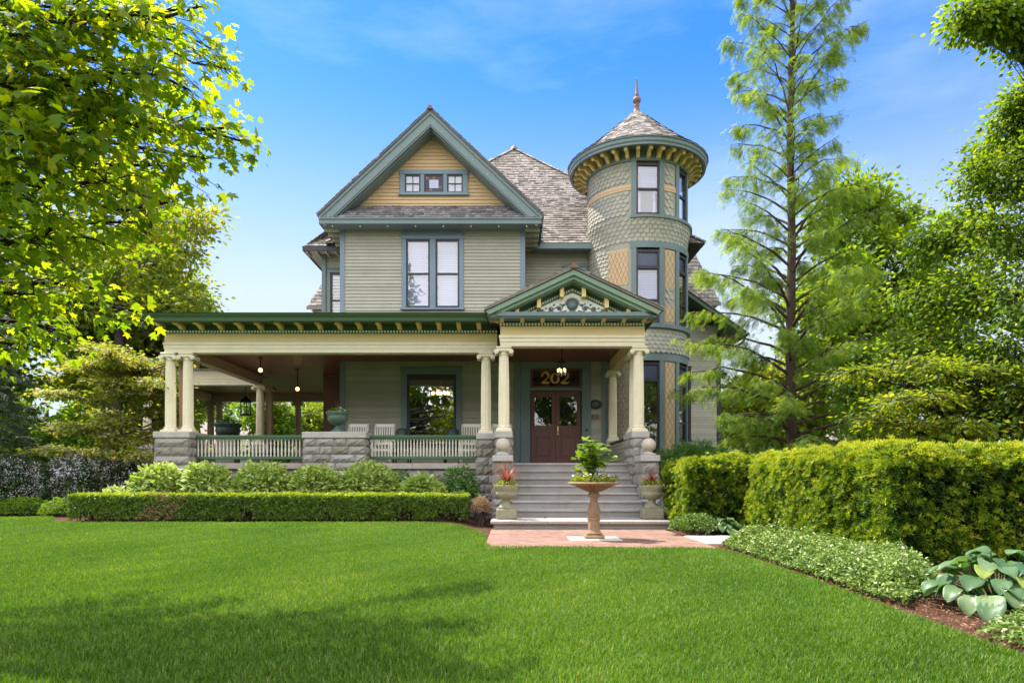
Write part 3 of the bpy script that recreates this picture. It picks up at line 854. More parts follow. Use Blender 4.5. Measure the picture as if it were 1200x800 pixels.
# ------------------------------------------------------------------ front gable
GC = (GX0+GX1)/2; GY = 19.13; GAP = 11.25; GHW = 3.12; GE = 8.32
gs = (GAP-GE)/GHW
gw = MB()
zg0 = 8.82
gop = [(-3.18, -1.33, 9.2, 9.82)]
def gspan(za, zb):
    hw = (GAP-.38-(za+zb)/2)/gs
    if hw <= 0: return []
    return openings_span(GC-hw, GC+hw, gop)(za, zb)
clap(gw, YW+.02, zg0, GAP-.40, gspan, .105)
gw.build('gable_wall', K['ochre'], house)
# gable window: three lights
gm = MB(); y = YW-.04
x0, x1, z0, z1 = -3.24, -1.27, 9.14, 9.88
xs = [(-3.09, -2.64), (-2.53, -1.98), (-1.87, -1.42)]
gm.bbox(x0, x1, y, YW+.08, z1-.13, z1, .008, .8); gm.bbox(x0-.03, x1+.03, y-.03, YW+.08, z0, z0+.085, .008, .9)
for (a, b) in ((x0, xs[0][0]), (xs[0][1], xs[1][0]), (xs[1][1], xs[2][0]), (xs[2][1], x1)): gm.bbox(a, b, y+.002, YW+.08, z0+.086, z1-.131, .006, .7)
gwin = gm.build('gable_window', K['blue'], house)
for i, (a, b) in enumerate(xs):
    za, zb = z0+.088, z1-.133; s = MB(); y2 = YW-.005
    s.box(a+.002, a+.04, y2, y2+.05, za, zb); s.box(b-.04, b-.002, y2, y2+.05, za, zb); s.box(a+.04, b-.04, y2, y2+.05, za, za+.04); s.box(a+.04, b-.04, y2, y2+.05, zb-.04, zb)
    zm = (za+zb)/2; xm = (a+b)/2
    if i != 1:
        s.box(a+.04, b-.04, y2, y2+.04, zm-.012, zm+.012); s.box(xm-.012, xm+.012, y2+.001, y2+.039, za+.04, zb-.04)
        g = MB(); g.poly([(a+.04, y2+.025, za+.04), (b-.04, y2+.025, za+.04), (b-.04, y2+.025, zb-.04), (a+.04, y2+.025, zb-.04)]); s.build('sash', K['sash'], gwin); g.build('pane', K['glass'], gwin)
        q = MB(); q.box(a+.02, b-.02, YW+.10, YW+.11, za, zb); q.build('window_blind', K['shade'], gwin)
    else:
        s.build('sash', K['sash'], gwin); q = MB(); n = 5
        for ix in range(n):
            for iz in range(n):
                if 1 <= ix <= 3 and 1 <= iz <= 3: continue
                xa = a+.04+(b-a-.08)*ix/n; za_ = za+.04+(zb-za-.08)*iz/n
                q.box(xa+.006, xa+(b-a-.08)/n-.006, y2+.02, y2+.03, za_+.006, za_+(zb-za-.08)/n-.006, rnd.random(), rnd.choice([0, 0, 0, 1]))
        xa = a+.04+(b-a-.08)/n; za_ = za+.04+(zb-za-.08)/n
        q.box(xa+.01, b-.04-(b-a-.08)/n-.01, y2+.02, y2+.03, za_+.01, zb-.04-(zb-za-.08)/n-.01, 1, 2)
        q.box(a+.04, b-.04, y2+.032, y2+.04, za+.04, zb-.04, 0, 0)
        q.build('stained_pane', [K['plum'], K['amber'], K['pale']], gwin)
# barge boards (rake)
rk = MB()
ca = math.cos(math.atan(gs))
for s in (-1, 1):
    for (yy, dy, o, th, m, t) in ((GY, .06, -.06, .1, 1, .6), (GY+.03, .08, .04, .20, 0, .9), (GY+.05, .08, .24, .04, 0, .5)):
        q1, q2 = o/ca, (o+th)/ca
        xe = GHW+.02
        a = [(GC, GAP-q1), (GC, GAP-q2), (GC+s*(xe-(q2)*.42), GAP-q2-gs*(xe-q2*.42)), (GC+s*(xe-q1*.42), GAP-q1-gs*(xe-q1*.42))]
        rk.prism([(p, yy, q) for p, q in a], (0, dy, 0), t, m)
    # soffit boards back to the wall
    q1 = .36/ca
    a = [(GC, GAP-.28/ca), (GC, GAP-.31/ca), (GC+s*(GHW-.25), GAP-.31/ca-gs*(GHW-.25)), (GC+s*(GHW-.25), GAP-.28/ca-gs*(GHW-.25))]
    rk.prism([(p, GY+.135, q) for p, q in a], (0, YW-GY-.1, 0), .3, 2)
rk.build('barge_board', [K['teal'], K['teal'], K['teal']], house)
lt = MB()   # small bulbs along the rakes
for s in (-1, 1):
    for i in range(7):
        dx = .35+i*.42; lt.sphere((GC+s*dx, GY+.02, GAP-.16/ca-gs*dx), .012, 8)
for i in range(8): lt.sphere((GX0-.1+i*.78, 19.19, 8.07), .016, 8)
lt.build('string_lights', K['white'], house)
# gable roof
gr = MB(); cols_top = 27.0
for s in (-1, 1):
    xe, ze = GC+s*(GHW+.05), GAP+.06-gs*(GHW+.05)
    yb = 23.6
    gr.prism([(GC, GY-.04, GAP+.06), (xe, GY-.04, ze), (xe, GY-.04, ze+.05), (GC, GY-.04, GAP+.11)], (0, yb-GY, 0), .3, 0)
    Lr = math.hypot(GHW+.05, gs*(GHW+.05))
    if s < 0: shakes(gr, (xe, yb, ze+.055), (0, -1, 0), (1, 0, gs), lambda b: (0, yb-GY+.05), Lr, .15, r=random.Random(8))
    else: shakes(gr, (xe, GY-.05, ze+.055), (0, 1, 0), (-1, 0, gs), lambda b: (0, yb-GY+.05), Lr, .15, r=random.Random(9))
gr.build('gable_roof', K['shake_dark'], house)
rc = MB(); rc.prism([(GC-.09, GY-.08, GAP+.06), (GC+.09, GY-.08, GAP+.06), (GC+.04, GY-.08, GAP+.16), (GC-.04, GY-.08, GAP+.16)], (0, 5, 0)); rc.build('ridge_cap', K['copper'], house)
# pent roof under the gable
pt = MB()
pe = 19.16
shakes(pt, (GC-GHW+.1, pe, 8.31), (1, 0, 0), (0, YW-pe+.02, .56), lambda b: (b*.25, 2*GHW-.2-b*.25), .76, .135, (.09, .2), .028, r=random.Random(4))
pt.poly([(GC-GHW+.1, pe+.02, 8.30), (GC+GHW-.1, pe+.02, 8.30), (GC+GHW-.1, YW, 8.84), (GC-GHW+.1, YW, 8.84)], .2)
pt.build('pent_roof', K['shake_dark'], house)
pf = MB(); pf.bbox(GC-GHW+.0, GC+GHW-.0, pe-.005, pe+.05, 8.13, 8.30, .01, .7); pf.bbox(GC-GHW-.02, GC+GHW+.02, pe-.035, pe+.04, 8.255, 8.312, .01, .9)
pf.box(GC-GHW+.02, GC+GHW-.02, pe+.051, YW, 8.13, 8.16, .3); pf.build('pent_fascia', K['teal'], house)
# side eaves of the gable block with rafter tails
for s in (-1, 1):
    ev = MB()
    xw = GX0 if s < 0 else GX1
    xe = GC+s*(GHW+.03)
    xa, xb = sorted((xe, xe-s*.06)); ev.box(xa, xb, GY+.1, 23.5 if s < 0 else 21.2, GE-.16, GE-.02, .5)
    for i in range(6):
        y = 19.5+i*.42; a, b = sorted((xw+s*.01, xe-s*.07)); 
        ev.prism([(a, y, 8.1 if s > 0 else 8.0), (b, y, 8.0 if s > 0 else 8.1), (b, y, 8.16), (a, y, 8.16)] if False else [(a, y, 8.05), (b, y, 8.05), (b, y, 8.15), (a, y, 8.15)], (0, .07, 0), .5, 1)
    a, b = sorted((xw+s*.01, xe-s*.03)); ev.box(a, b, GY+.14, 23.4 if s < 0 else 21.2, 8.161, 8.19, .4, 1)
    ev.build('eave', [K['sash'], K['siding']], house)

# ------------------------------------------------------------------ main hip roof
PK = Vector((.08, 26.5, 13.75)); E0, E1, EY, EYB, EZ = -5.75, 5.95, 21.0, 32.0, 8.22
mr = MB()
vlen = math.hypot(PK.y-EY, PK.z-EZ)
Wd = E1-E0
shakes(mr, (E0, EY, EZ), (1, 0, 0), (0, PK.y-EY, PK.z-EZ), lambda b: (max(0, (PK.x-E0)*b/vlen), Wd-(E1-PK.x)*b/vlen), vlen, .158, (.09, .22), .034, r=random.Random(21))
vl2 = math.hypot(E1-PK.x, PK.z-EZ); Dp = EYB-EY
shakes(mr, (E1, EY, EZ), (0, 1, 0), (PK.x-E1, 0, PK.z-EZ), lambda b: ((PK.y-EY)*b/vl2, Dp-(EYB-PK.y)*b/vl2), vl2, .158, (.14, .3), .03, r=random.Random(22))
vl3 = math.hypot(E0-PK.x, PK.z-EZ)
shakes(mr, (E0, EYB, EZ), (0, -1, 0), (PK.x-E0, 0, PK.z-EZ), lambda b: ((EYB-PK.y)*b/vl3, Dp-(PK.y-EY)*b/vl3), vl3, .158, (.14, .3), .03, r=random.Random(23))
c = [(E0, EY, EZ), (E1, EY, EZ), (E1, EYB, EZ), (E0, EYB, EZ)]
pk = tuple(PK - Vector((0, 0, .03)))
for i in range(4): mr.poly([c[i], c[(i+1) % 4], pk], .2)
mr.build('main_roof', K['shake'], house)
hc = MB()
for cx in (E0, E1):   # hip caps: overlapping wood pieces
    a = Vector((cx, EY, EZ+.03)); b = PK+Vector((0, 0, .03)); d = b-a; L = d.length; d.normalize(); n = int(L/.2)
    side = d.cross(Vector((0, 0, 1))).normalized()
    for i in range(n):
        p = a+d*(i*.2); q = p+d*.24
        u = Vector((0, 0, .05)); hc.add([p-side*.1, p+u*1.2, p+side*.1, q-side*.1-u*.2, q+u*.6, q+side*.1-u*.2], [(0, 1, 4, 3), (1, 2, 5, 4), (0, 2, 1)], rnd.random())
hc.build('hip_cap', K['shake'], house)
cp = MB(); cp.lathe([(.16, -.03), (.12, .06), (.05, .12), (.02, .17)], tuple(PK), 10, .5); cp.build('peak_cap', K['copper'], house)
me_ = MB(); me_.box(GC+GHW-.2, 3.0, EY-.02, EY+.04, EZ-.17, EZ-.005, .6); me_.box(GC+GHW-.2, 3.0, EY+.04, 21.5, EZ-.17, EZ-.14, .4)
me_.build('main_eave_fascia', K['teal'], house)
vt = MB(); vt.bbox(.88, .95, 20.9, 21.0, 8.35, 8.75, .01); vt.build('vent_pipe', K['blue'], house)

# ------------------------------------------------------------------ left bay and rear roofs
lb = MB(); clap(lb, 21.7, 5.14, 8.1, lambda a, b: [(-6.0, GX0)]); lb.box(-6.0, GX0-.01, 21.71, 24.6, 4.6, 8.1); lb.box(-6.0, GX0-.01, 21.71, 24.6, ZF, 4.6, .3, 1)
lb.build('side_bay', [K['siding'], K['door']], house)
sash_window('bay_window', -5.85, -5.15, 5.7, 7.6, 21.66, 1, .1, 'teal', 'glass')
bb = MB(); bb.bbox(-6.03, -5.9, 21.63, 21.75, 5.14, 8.1, .006); bb.build('corner_board', K['teal'], house)
br_ = MB()
shakes(br_, (-6.45, 21.2, 8.2), (1, 0, 0), (0, 1.6, 1.3), lambda b: (b*.4, 1.6), 1.9, .15, r=random.Random(31)); shakes(br_, (-6.45, 25.1, 8.2), (0, -1, 0), (1.3, 0, 1.3), lambda b: (b*.4, 3.9-b*.4), 1.8, .15, r=random.Random(32))
br_.poly([(-6.45, 21.2, 8.19), (-4.9, 21.2, 8.19), (-4.9, 22.8, 9.48), (-5.7, 22.8, 9.48)], .2); br_.poly([(-6.45, 21.2, 8.19), (-5.7, 22.8, 9.48), (-5.7, 23.5, 9.48), (-6.45, 25.1, 8.19)], .2)
br_.build('side_bay_roof', K['shake'], house)
be = MB(); be.box(-6.46, -4.96, 21.16, 21.2, 8.05, 8.19); be.box(-6.50, -6.46, 21.16, 25.1, 8.05, 8.19); be.box(-6.45, -4.96, 21.205, 25, 8.08, 8.1, .5, 1)
for i in range(5): be.box(-6.42+i*.3, -6.35+i*.3, 21.21, 21.68, 8.0, 8.079, .5, 1)
be.build('side_bay_eave', [K['sash'], K['siding']], house)
lr = MB(); clap(lr, 27.2, 4.9, 7.7, lambda a, b: [(-7.2, -5)]); lr.box(-7.2, -5.0, 27.21, 30, 0, 7.7); lr.build('rear_wing', K['siding'], house)
l2 = MB(); shakes(l2, (-7.95, 26.6, 7.72), (1, 0, 0), (0, .9, 1.75), lambda b: (b*.36, 3), 1.95, .17, r=random.Random(33)); l2.poly([(-7.95, 26.6, 7.70), (-5, 26.6, 7.70), (-5, 27.5, 9.45), (-7.3, 27.5, 9.45)], .2)
l2.poly([(-7.95, 26.6, 7.70), (-7.3, 27.5, 9.45), (-7.3, 30, 9.45), (-7.95, 30.5, 7.70)], .2); l2.box(-8.0, -5, 26.56, 26.6, 7.56, 7.7)
l2.prism([(-7.85, 26.65, 7.55), (-7.2, 26.65, 7.55), (-7.2, 26.65, 6.6), (-7.4, 26.65, 7.1)], (0, .12, 0)); l2.build('rear_wing_roof', K['shake'], house)
# right wing behind the tower
rw_ = MB(); clap(rw_, 25.0, 0, 6.6, openings_span(5.45, 7.55, [(5.9, 6.5, 2.4, 5.0)])); rw_.box(5.45, 7.6, 25.12, 30, 0, 6.6); rw_.build('side_wing', K['siding'], house)
sash_window('wing_window', 5.85, 6.55, 2.35, 5.05, 25.0, 1, .1, 'sash', 'glass')
wb = MB(); wb.bbox(7.5, 7.64, 24.96, 25.1, 0, 6.3, .006); wb.build('corner_board', K['sash'], house)
wr = MB()
wr.prism([(6.0, 24.2, 7.78), (8.3, 24.2, 6.16), (8.3, 24.2, 6.02), (6.0, 24.2, 7.64)], (0, 6, 0), .5, 1)
shakes(wr, (8.32, 24.15, 6.17), (0, 1, 0), (-2.3, 0, 1.62), lambda b: (0, 6), 2.8, .15, r=random.Random(41))
wr.build('side_wing_roof', [K['shake'], K['green']], house)
wg = MB(); wg.tube([(8.3, 24.3, 6.05), (8.25, 24.35, 5.85), (8.0, 24.6, 5.7), (7.7, 24.95, 5.68)], .05, 8); wg.tube([(8.36, 24.15, 6.1), (8.36, 30, 6.1)], .06, 6); wg.build('gutter_pipe', K['sash'], house)
w2 = MB()
w2.box(5.0, 7.6, 26.6, 31, 6.0, 7.7)
shakes(w2, (5.0, 26.0, 7.72), (1, 0, 0), (0, 1.0, 2.9), lambda b: (0, 2.92-b*.36), 3.0, .16, r=random.Random(42))
w2.poly([(5, 26, 7.7), (7.92, 26, 7.7), (6.85, 27, 10.6), (5, 27, 10.6)], .2); w2.poly([(7.92, 26, 7.7), (7.92, 31, 7.7), (6.85, 30, 10.6), (6.85, 27, 10.6)], .2)
w2.box(5, 7.95, 25.96, 26.0, 7.56, 7.7, .2); w2.box(5, 7.9, 26.001, 31, 7.60, 7.64, .1)
w2.build('rear_gambrel_roof', K['shake'], house)

# ------------------------------------------------------------------ the round tower
TX, TY, TR = 3.93, 21.5, 1.53
def cyl(a, r, z): return (TX+r*math.sin(a), TY-r*math.cos(a), z)
def cyl_panel(mb, a0, a1, z0, z1, r0, r1, t=.5, m=0, step=R(4)):
    """curved board between radii r0 < r1, angles measured from the front towards the right"""
    n = max(1, int(abs(a1-a0)/step)); 
    for i in range(n):
        p = a0+(a1-a0)*i/n; q = a0+(a1-a0)*(i+1)/n
        V = [cyl(p, r1, z0), cyl(q, r1, z0), cyl(q, r1, z1), cyl(p, r1, z1), cyl(p, r0, z0), cyl(q, r0, z0), cyl(q, r0, z1), cyl(p, r0, z1)]
        F = [(0, 1, 2, 3), (3, 2, 6, 7), (1, 0, 4, 5)]
        if i == 0: F.append((0, 3, 7, 4))
        if i == n-1: F.append((2, 1, 5, 6))
        mb.add(V, F, t, m, False)
WIN = [(R(2), R(18)), (R(53), R(16)), (R(106), R(16))]
FL = [(8.66, 10.28), (5.5, 7.86), (1.75, 4.6)]       # casing bottoms and tops of the three rows
tw = MB()
# shingles
def shingle_rows(mb, z0, z1, blocked, r=random.Random(51), flare=None, dia=False, m=0):
    h = .118; z = z0; k = 0
    W = .165; n = int(2*math.pi*TR/W)
    while z < z1:
        for i in range(n):
            a = 2*math.pi*(i+.5*(k % 2))/n - math.pi
            if abs(a) > R(125): continue
            da = math.pi/n*.97
            if blocked(a-da, a+da, z): continue
            zt = min(z+h*1.35, z1+.02)
            Rr = TR + (flare(z) if flare else 0); Rt = TR + (flare(zt) if flare else 0)
            ro = Rr+.022+r.uniform(0, .004); t = r.random()
            pts = [cyl(a-da, Rt+.004, zt), cyl(a-da, ro-.004, z+.05)]
            for q in range(1, 6):
                f = q/6; pts.append(cyl(a-da+2*da*f, ro, z+.05-.052*math.sin(f*math.pi)))
            pts += [cyl(a+da, ro-.004, z+.05), cyl(a+da, Rt+.004, zt)]
            mb.add(pts, [list(range(len(pts)))], t, m)
            inner = [cyl(a-da+2*da*(q/6), ro-.02, z+.05-.052*math.sin(q/6*math.pi)) for q in range(0, 7)]
            outer = pts[1:8]
            mb.add(outer+inner, [(q, q+7, q+8, q+1) for q in range(6)], t, m)
        z += h; k += 1
def blk(row):
    def f(a0, a1, z):
        for (c, hw) in WIN:
            if a1 > c-hw and a0 < c+hw: return True
        if row == 1 and (z > 6.55 or z < 6.0) and (R(20) < (a0+a1)/2 < R(37) or (z > 6.55 and -R(44) < a0 and a1 < -R(14))): return True
        if row == 2 and R(20) < (a0+a1)/2 < R(37): return True
        if row == 0 and 9.42 < z < 9.60: return True
        return False
    return f
shingle_rows(tw, 8.72, 10.2, blk(0))
shingle_rows(tw, 7.92, 8.60, lambda a, b, z: False, flare=lambda z: .11*max(0, (z-7.95)/.65)**1.5)
shingle_rows(tw, 5.56, 7.72, blk(1)); shingle_rows(tw, 4.66, 5.40, lambda a, b, z: False, flare=lambda z: 0.05*max(0, 1-(z-4.66)/.6)); shingle_rows(tw, 1.75, 4.45, blk(2))
cyl_panel(tw, -math.pi, math.pi, 7.86, 8.66, TR-.05, TR, .3); cyl_panel(tw, -math.pi, math.pi, 4.6, 5.5, TR-.05, TR, .3); cyl_panel(tw, -math.pi, math.pi, 0, 1.75, TR-.05, TR, .3)
for z0, z1 in FL:
    bnd = [-math.pi]+[v for c, hw in WIN for v in (c-hw+R(2.5), c+hw-R(2.5))]+[math.pi]
    for i in range(0, len(bnd), 2): cyl_panel(tw, bnd[i], bnd[i+1], z0, z1, TR-.06, TR, .3)
cyl_panel(tw, -math.pi, math.pi, 10.28, 10.72, TR-.05, TR, .3)
tw.build('tower_wall', K['siding'], house)
for (a0, a1) in ((-math.pi, R(-16.2)), (R(20.2), R(36.8)), (R(69.2), R(89.8))):
    tbk = MB(); cyl_panel(tbk, a0, a1, 9.44, 9.51, TR, TR+.026, .6); cyl_panel(tbk, a0, a1, 9.52, 9.60, TR, TR+.024, .9)
    tbk.build('tower_belt', K['ochre'], house)
# yellow diamond panels with lattice
def diamond(a0, a1, z0, z1):
    p = MB(); cyl_panel(p, a0, a1, z0, z1, TR, TR+.014, .8); w_ = p.build('diamond_panel', K['ochre'], house)
    l = MB(); ca_ = (a1-a0)*TR; n = max(2, round(ca_/.14)); dz = .30; da = (a1-a0)/n
    for s in (-1, 1):
        nz = int((z1-z0)/dz)+n+1
        for k in range(-n, nz):
            pts = []
            for i in range(n*3+1):
                f = i/3; a = a0+f*da; z = z0+(k+ (f if s > 0 else n-f))*dz
                pts.append((a, z))
            for i in range(len(pts)-1):
                (aa, za), (ab, zb) = pts[i], pts[i+1]
                if min(za, zb) < z0 or max(za, zb) > z1: continue
                ww = .011
                l.add([cyl(aa, TR+.018, za-ww), cyl(ab, TR+.018, zb-ww), cyl(ab, TR+.018, zb+ww), cyl(aa, TR+.018, za+ww)], [(0, 1, 2, 3)])
    l.build('lattice', K['olive'], w_)
diamond(R(22), R(35), 6.55, 7.72); diamond(R(22), R(35), 5.6, 6.12); diamond(-R(44), -R(20), 6.68, 7.74); diamond(R(22), R(35), 1.78, 4.42); diamond(-R(60), -R(22), 1.78, 4.42)
# bands, casings
tc_ = MB()
for (z0, z1) in FL: pass
cyl_panel(tc_, -math.pi, math.pi, 10.28, 10.52, TR, TR+.05, .7); cyl_panel(tc_, -math.pi, math.pi, 4.44, 4.66, TR, TR+.045, .7); cyl_panel(tc_, -R(17), math.pi, 7.74, 7.93, TR, TR+.045, .7)
cyl_panel(tc_, -R(17), math.pi, 8.585, 8.665, TR-.04, TR+.16, .6); cyl_panel(tc_, -R(17), R(140), 5.40, 5.52, TR, TR+.1, .6)
for k, (z0, z1) in enumerate(FL):
    zt = (10.28, 7.74, 4.44)[k]
    for (c, hw) in WIN:
        bw = R(5.2)
        cyl_panel(tc_, c-hw, c-hw+bw, z0+.01, zt-.001, TR-.05, TR+.042, .8); cyl_panel(tc_, c+hw-bw, c+hw, z0+.01, zt-.001, TR-.05, TR+.042, .8)
tc_.build('tower_trim', K['teal'], house)
for k, (z0, z1) in enumerate(FL):
    zt = (10.24, 7.70, 4.40)[k]; zb0 = z0+.05
    for (c, hw) in WIN[:2 if k else 2]:
        h2 = hw-R(4.9); yd = -TR*math.cos(h2)+.03; xw = TR*math.sin(h2)
        base = MB(); b = .055
        def addw(mb, x0, x1, y0, y1, za, zb, t=.5, m=0):
            n0 = len(mb.v); mb.box(x0, x1, y0, y1, za, zb, t, m)
            for i in range(n0, len(mb.v)):
                X, Y, Z = mb.v[i]; mb.v[i] = (TX+X*math.cos(c)-Y*math.sin(c), TY+X*math.sin(c)+Y*math.cos(c), Z)
        addw(base, -xw, -xw+b, yd-.03, yd+.05, zb0, zt); addw(base, xw-b, xw, yd-.03, yd+.05, zb0, zt)
        addw(base, -xw+b, xw-b, yd-.03, yd+.05, zt-b*1.4, zt); addw(base, -xw+b, xw-b, yd-.03, yd+.05, zb0, zb0+b*1.4)
        wn = None; top = zt
        if k > 0:
            zs = zt-.52; addw(base, -xw+b, xw-b, yd-.05, yd+.05, zs-.05, zs+.05); top = zs-.04
        zm = (zb0+top)/2 if k == 0 else zb0+(top-zb0)*.42
        addw(base, -xw+b, xw-b, yd-.02, yd+.05, zm-.03, zm+.03)
        wn = base.build('tower_window', K['sash'], house)
        def quad(za, zb, yy, mat, nm, t=.5):
            q = MB(); V = []
            for (X, Z) in ((-xw+b, za), (xw-b, za), (xw-b, zb), (-xw+b, zb)): V.append((TX+X*math.cos(c)-yy*math.sin(c), TY+X*math.sin(c)+yy*math.cos(c), Z))
            q.poly(V, t); q.build(nm, mat, wn)
        quad(zb0+b, top, yd+.02, K['glass_tower'] if c < .5 else K['glass'], 'pane')
        if k > 0: quad(zt-.48, zt-b, yd+.02, K['bluegl'], 'stained_pane')
        if k < 2 and c < .5:
            q = MB(); z = zm if k == 0 else zb0
            while z < top-.02:
                n0 = len(q.v); q.add([(-xw+.02, yd+.1, z), (xw-.02, yd+.1, z), (xw-.02, yd+.13, z+.054), (-xw+.02, yd+.13, z+.054)], [(0, 1, 2, 3)], rnd.uniform(.7, 1))
                for i in range(n0, len(q.v)):
                    X, Y, Z = q.v[i]; q.v[i] = (TX+X*math.cos(c)-Y*math.sin(c), TY+X*math.sin(c)+Y*math.cos(c), Z)
                z += .05
            if k == 0:
                for sx in (-1, 1):
                    n0 = len(q.v); q.box(sx*xw*.62-.03, sx*xw*.62+.03, yd+.12, yd+.14, zb0, zm, .9)
                    for i in range(n0, len(q.v)):
                        X, Y, Z = q.v[i]; q.v[i] = (TX+X*math.cos(c)-Y*math.sin(c), TY+X*math.sin(c)+Y*math.cos(c), Z)
            q.build('window_blind', K['blind'], wn)
ti = MB()
for z in (4.55, 8.0, 10.5): ti.lathe([(.01, 0), (TR-.1, 0), (TR-.1, .05), (.01, .05)], (TX, TY, z), 32, .5, cap=False)
ti.box(TX-1.2, TX+1.2, TY+.5, TY+.56, 1.4, 10.4); ti.build('tower_floors', K['inner'], house)
# eaves, brackets, cone, finial
ER = 2.10; EZT = 10.62
te = MB()
te.lathe([(TR+.03, 10.50), (TR+.06, 10.52), (TR+.06, 10.58), (ER-.1, 10.58), (ER-.08, 10.50), (ER-.0, 10.50), (ER+.0, 10.56), (ER+.03, 10.60), (ER+.03, 10.68), (ER+.06, 10.70), (ER+.06, 10.735), (ER-.3, 10.76)], (TX, TY, 0), 96, .6, 0, False, cap=False)
te_ = te.build('tower_cornice', K['teal'], house)
nb = 34
for i in range(nb):
    a = -math.pi+2*math.pi*i/nb+R(1.5)
    if abs(a) > R(135): continue
    b = MB(); L = .40
    pr_ = [(0, 0), (.12, .02), (.25, .12), (.35, .32), (.48, .5), (.65, .55), (.8, .42), (.92, .40), (1, .52), (1, .85), (.95, 1), (0, 1)]
    V = []
    for s in (-.052, .052):
        for (p, q) in pr_:
            X = s; Y = -(TR+.055+p*L); V.append((TX+X*math.cos(a)-Y*math.sin(a), TY+X*math.sin(a)+Y*math.cos(a), 10.32+q*.255))
    n = len(pr_)
    b.add(V, [list(range(n)), list(range(2*n-1, n-1, -1))]+[(j, j+n, (j+1) % n+n, (j+1) % n) for j in range(n)], rnd.uniform(.4, 1))
    b.build('bracket', K['bracket'], te_)
co = MB()
CZ0, CZ1 = 10.74, 12.55
def cone_r(f): return ER+.05-(ER+.05-.07)*f**.93
co.lathe([(cone_r(i/12)-.01, CZ0+(CZ1-CZ0)*i/12) for i in range(13)], (TX, TY, 0), 64, .2, 0, False, cap=False)
nr = 19
for k in range(nr):
    f0, f1 = k/nr, min(1, (k+1.2)/nr); r0, r1 = cone_r(f0), cone_r(f1); n = max(8, int(2*math.pi*r0/.165)); off = rnd.random()
    for i in range(n):
        a = 2*math.pi*(i+off)/n; da = math.pi/n*.96; j = rnd.uniform(-.012, .012); za, zb = CZ0+(CZ1-CZ0)*f0+j, CZ0+(CZ1-CZ0)*f1; th = .028*rnd.uniform(.7, 1.2)
        V = [cyl(a-da, r0+th, za), cyl(a+da, r0+th, za), cyl(a+da, r1+.006, zb), cyl(a-da, r1+.006, zb), cyl(a-da, r0-.01, za), cyl(a+da, r0-.01, za)]
        co.add(V, [(0, 1, 2, 3), (4, 5, 1, 0)], rnd.random())
tr_ = co.build('tower_roof', K['shake'], house)
fi = MB(); fi.lathe([(.14, 12.46), (.10, 12.56), (.07, 12.66), (.09, 12.70), (.085, 12.73), (.05, 12.75), (.10, 12.80), (.13, 12.86), (.13, 12.91), (.09, 12.97), (.05, 13.0), (.07, 13.03), (.055, 13.08), (.03, 13.35), (.02, 13.5), (.03, 13.52), (.005, 13.58)], (TX, TY, 0), 20, .5)
fi.build('finial', K['copper'], tr_)

# ------------------------------------------------------------------ things on and about the house
def sign(name, label, builder): pass
t = empty('oval_plaque', (2.40, YW-.03, 3.12), 'dark oval plaque on the siding right of the front door', 'plaque')
m = MB(); m.lathe([(.001, -.02), (.17, -.02), (.185, -.012), (.185, .008)], (0, 0, 0), 32, .5, axis='y')
m.v = [(x*1.06+2.40, y+YW-.03, z*.72+3.12) for x, y, z in m.v]; m.build('plaque_plate', K['iron'], t)
m = MB(); m.lathe([(.172, -.026), (.172, -.018), (.188, -.018), (.188, -.026)], (0, 0, 0), 32, .5, axis='y', cap=False)
m.v = [(x*1.06+2.40, y+YW-.03, z*.72+3.12) for x, y, z in m.v]; m.build('plaque_rim', K['verdigris'], t)
m = MB()
for i, wd in enumerate((.10, .16, .12)): m.bbox(2.40-wd/2*1.3, 2.40+wd/2*1.3, YW-.058, YW-.0505, 3.16-i*.045, 3.178-i*.045, .002)
m.build('raised_marks', K['blue'], t)
t = empty('small_plaque', (2.40, YW-.03, 2.76), 'small brown rectangular plaque below the oval plaque', 'plaque')
m = MB(); m.bbox(2.30, 2.50, YW-.045, YW-.019, 2.70, 2.82, .006); m.build('plaque_plate', K['door'], t)
m = MB()
for i in range(2):
    for j in range(3): m.box(2.325+j*.055, 2.365+j*.055, YW-.051, YW-.0455, 2.725+i*.04, 2.745+i*.04)
m.build('raised_marks', K['tan'], t)

def rocker():
    t = empty('rocking_chair', (0, 0, 0))
    W = .26
    m = MB()
    for i in range(6): m.bbox(-W+.02+i*.083, -W+.02+i*.083+.06, -.02, .42, .40+.0, .425, .006, rnd.random())
    m.box(-W, W, -.03, .0, .37, .42); m.build('seat', K['white'], t)
    m = MB()
    for s in (-1, 1): m.tube([(s*W*.96, .40, .38), (s*W*.98, .47, .8), (s*W, .58, 1.13)], .022, 6)
    m.prism([(-W-.02, .56, 1.06), (W+.02, .56, 1.06), (W+.02, .58, 1.14), (-W-.02, .58, 1.14)], (0, .03, 0), .9)
    m.prism([(-W, .44, .56), (W, .44, .56), (W, .45, .62), (-W, .45, .62)], (0, .03, 0), .9)
    for i in range(7):
        x = -W+.06+i*(2*W-.12)/6; m.prism([(x-.016, .45, .6), (x+.016, .45, .6), (x+.016, .565, 1.08), (x-.016, .565, 1.08)], (0, .014, 0), rnd.random())
    m.build('backrest', K['white'], t)
    for s in (-1, 1):
        m = MB(); m.bbox(s*W-.035, s*W+.035, -.08, .46, .63, .655, .006); m.tube([(s*W, -.03, .05), (s*W, -.03, .64)], .02, 6); m.build('armrest', K['white'], t)
        m = MB(); m.tube([(s*W, .40, .06), (s*W*.97, .40, .42)], .02, 6); m.build('leg', K['white'], t)
        m = MB(); m.tube([(s*W, -.25+.1*i, .02+.10*((i-4.5)/4.5)**2*.9) for i in range(10)], .02, 6); m.build('rocker', K['white'], t)
    return t
rk0 = rocker()
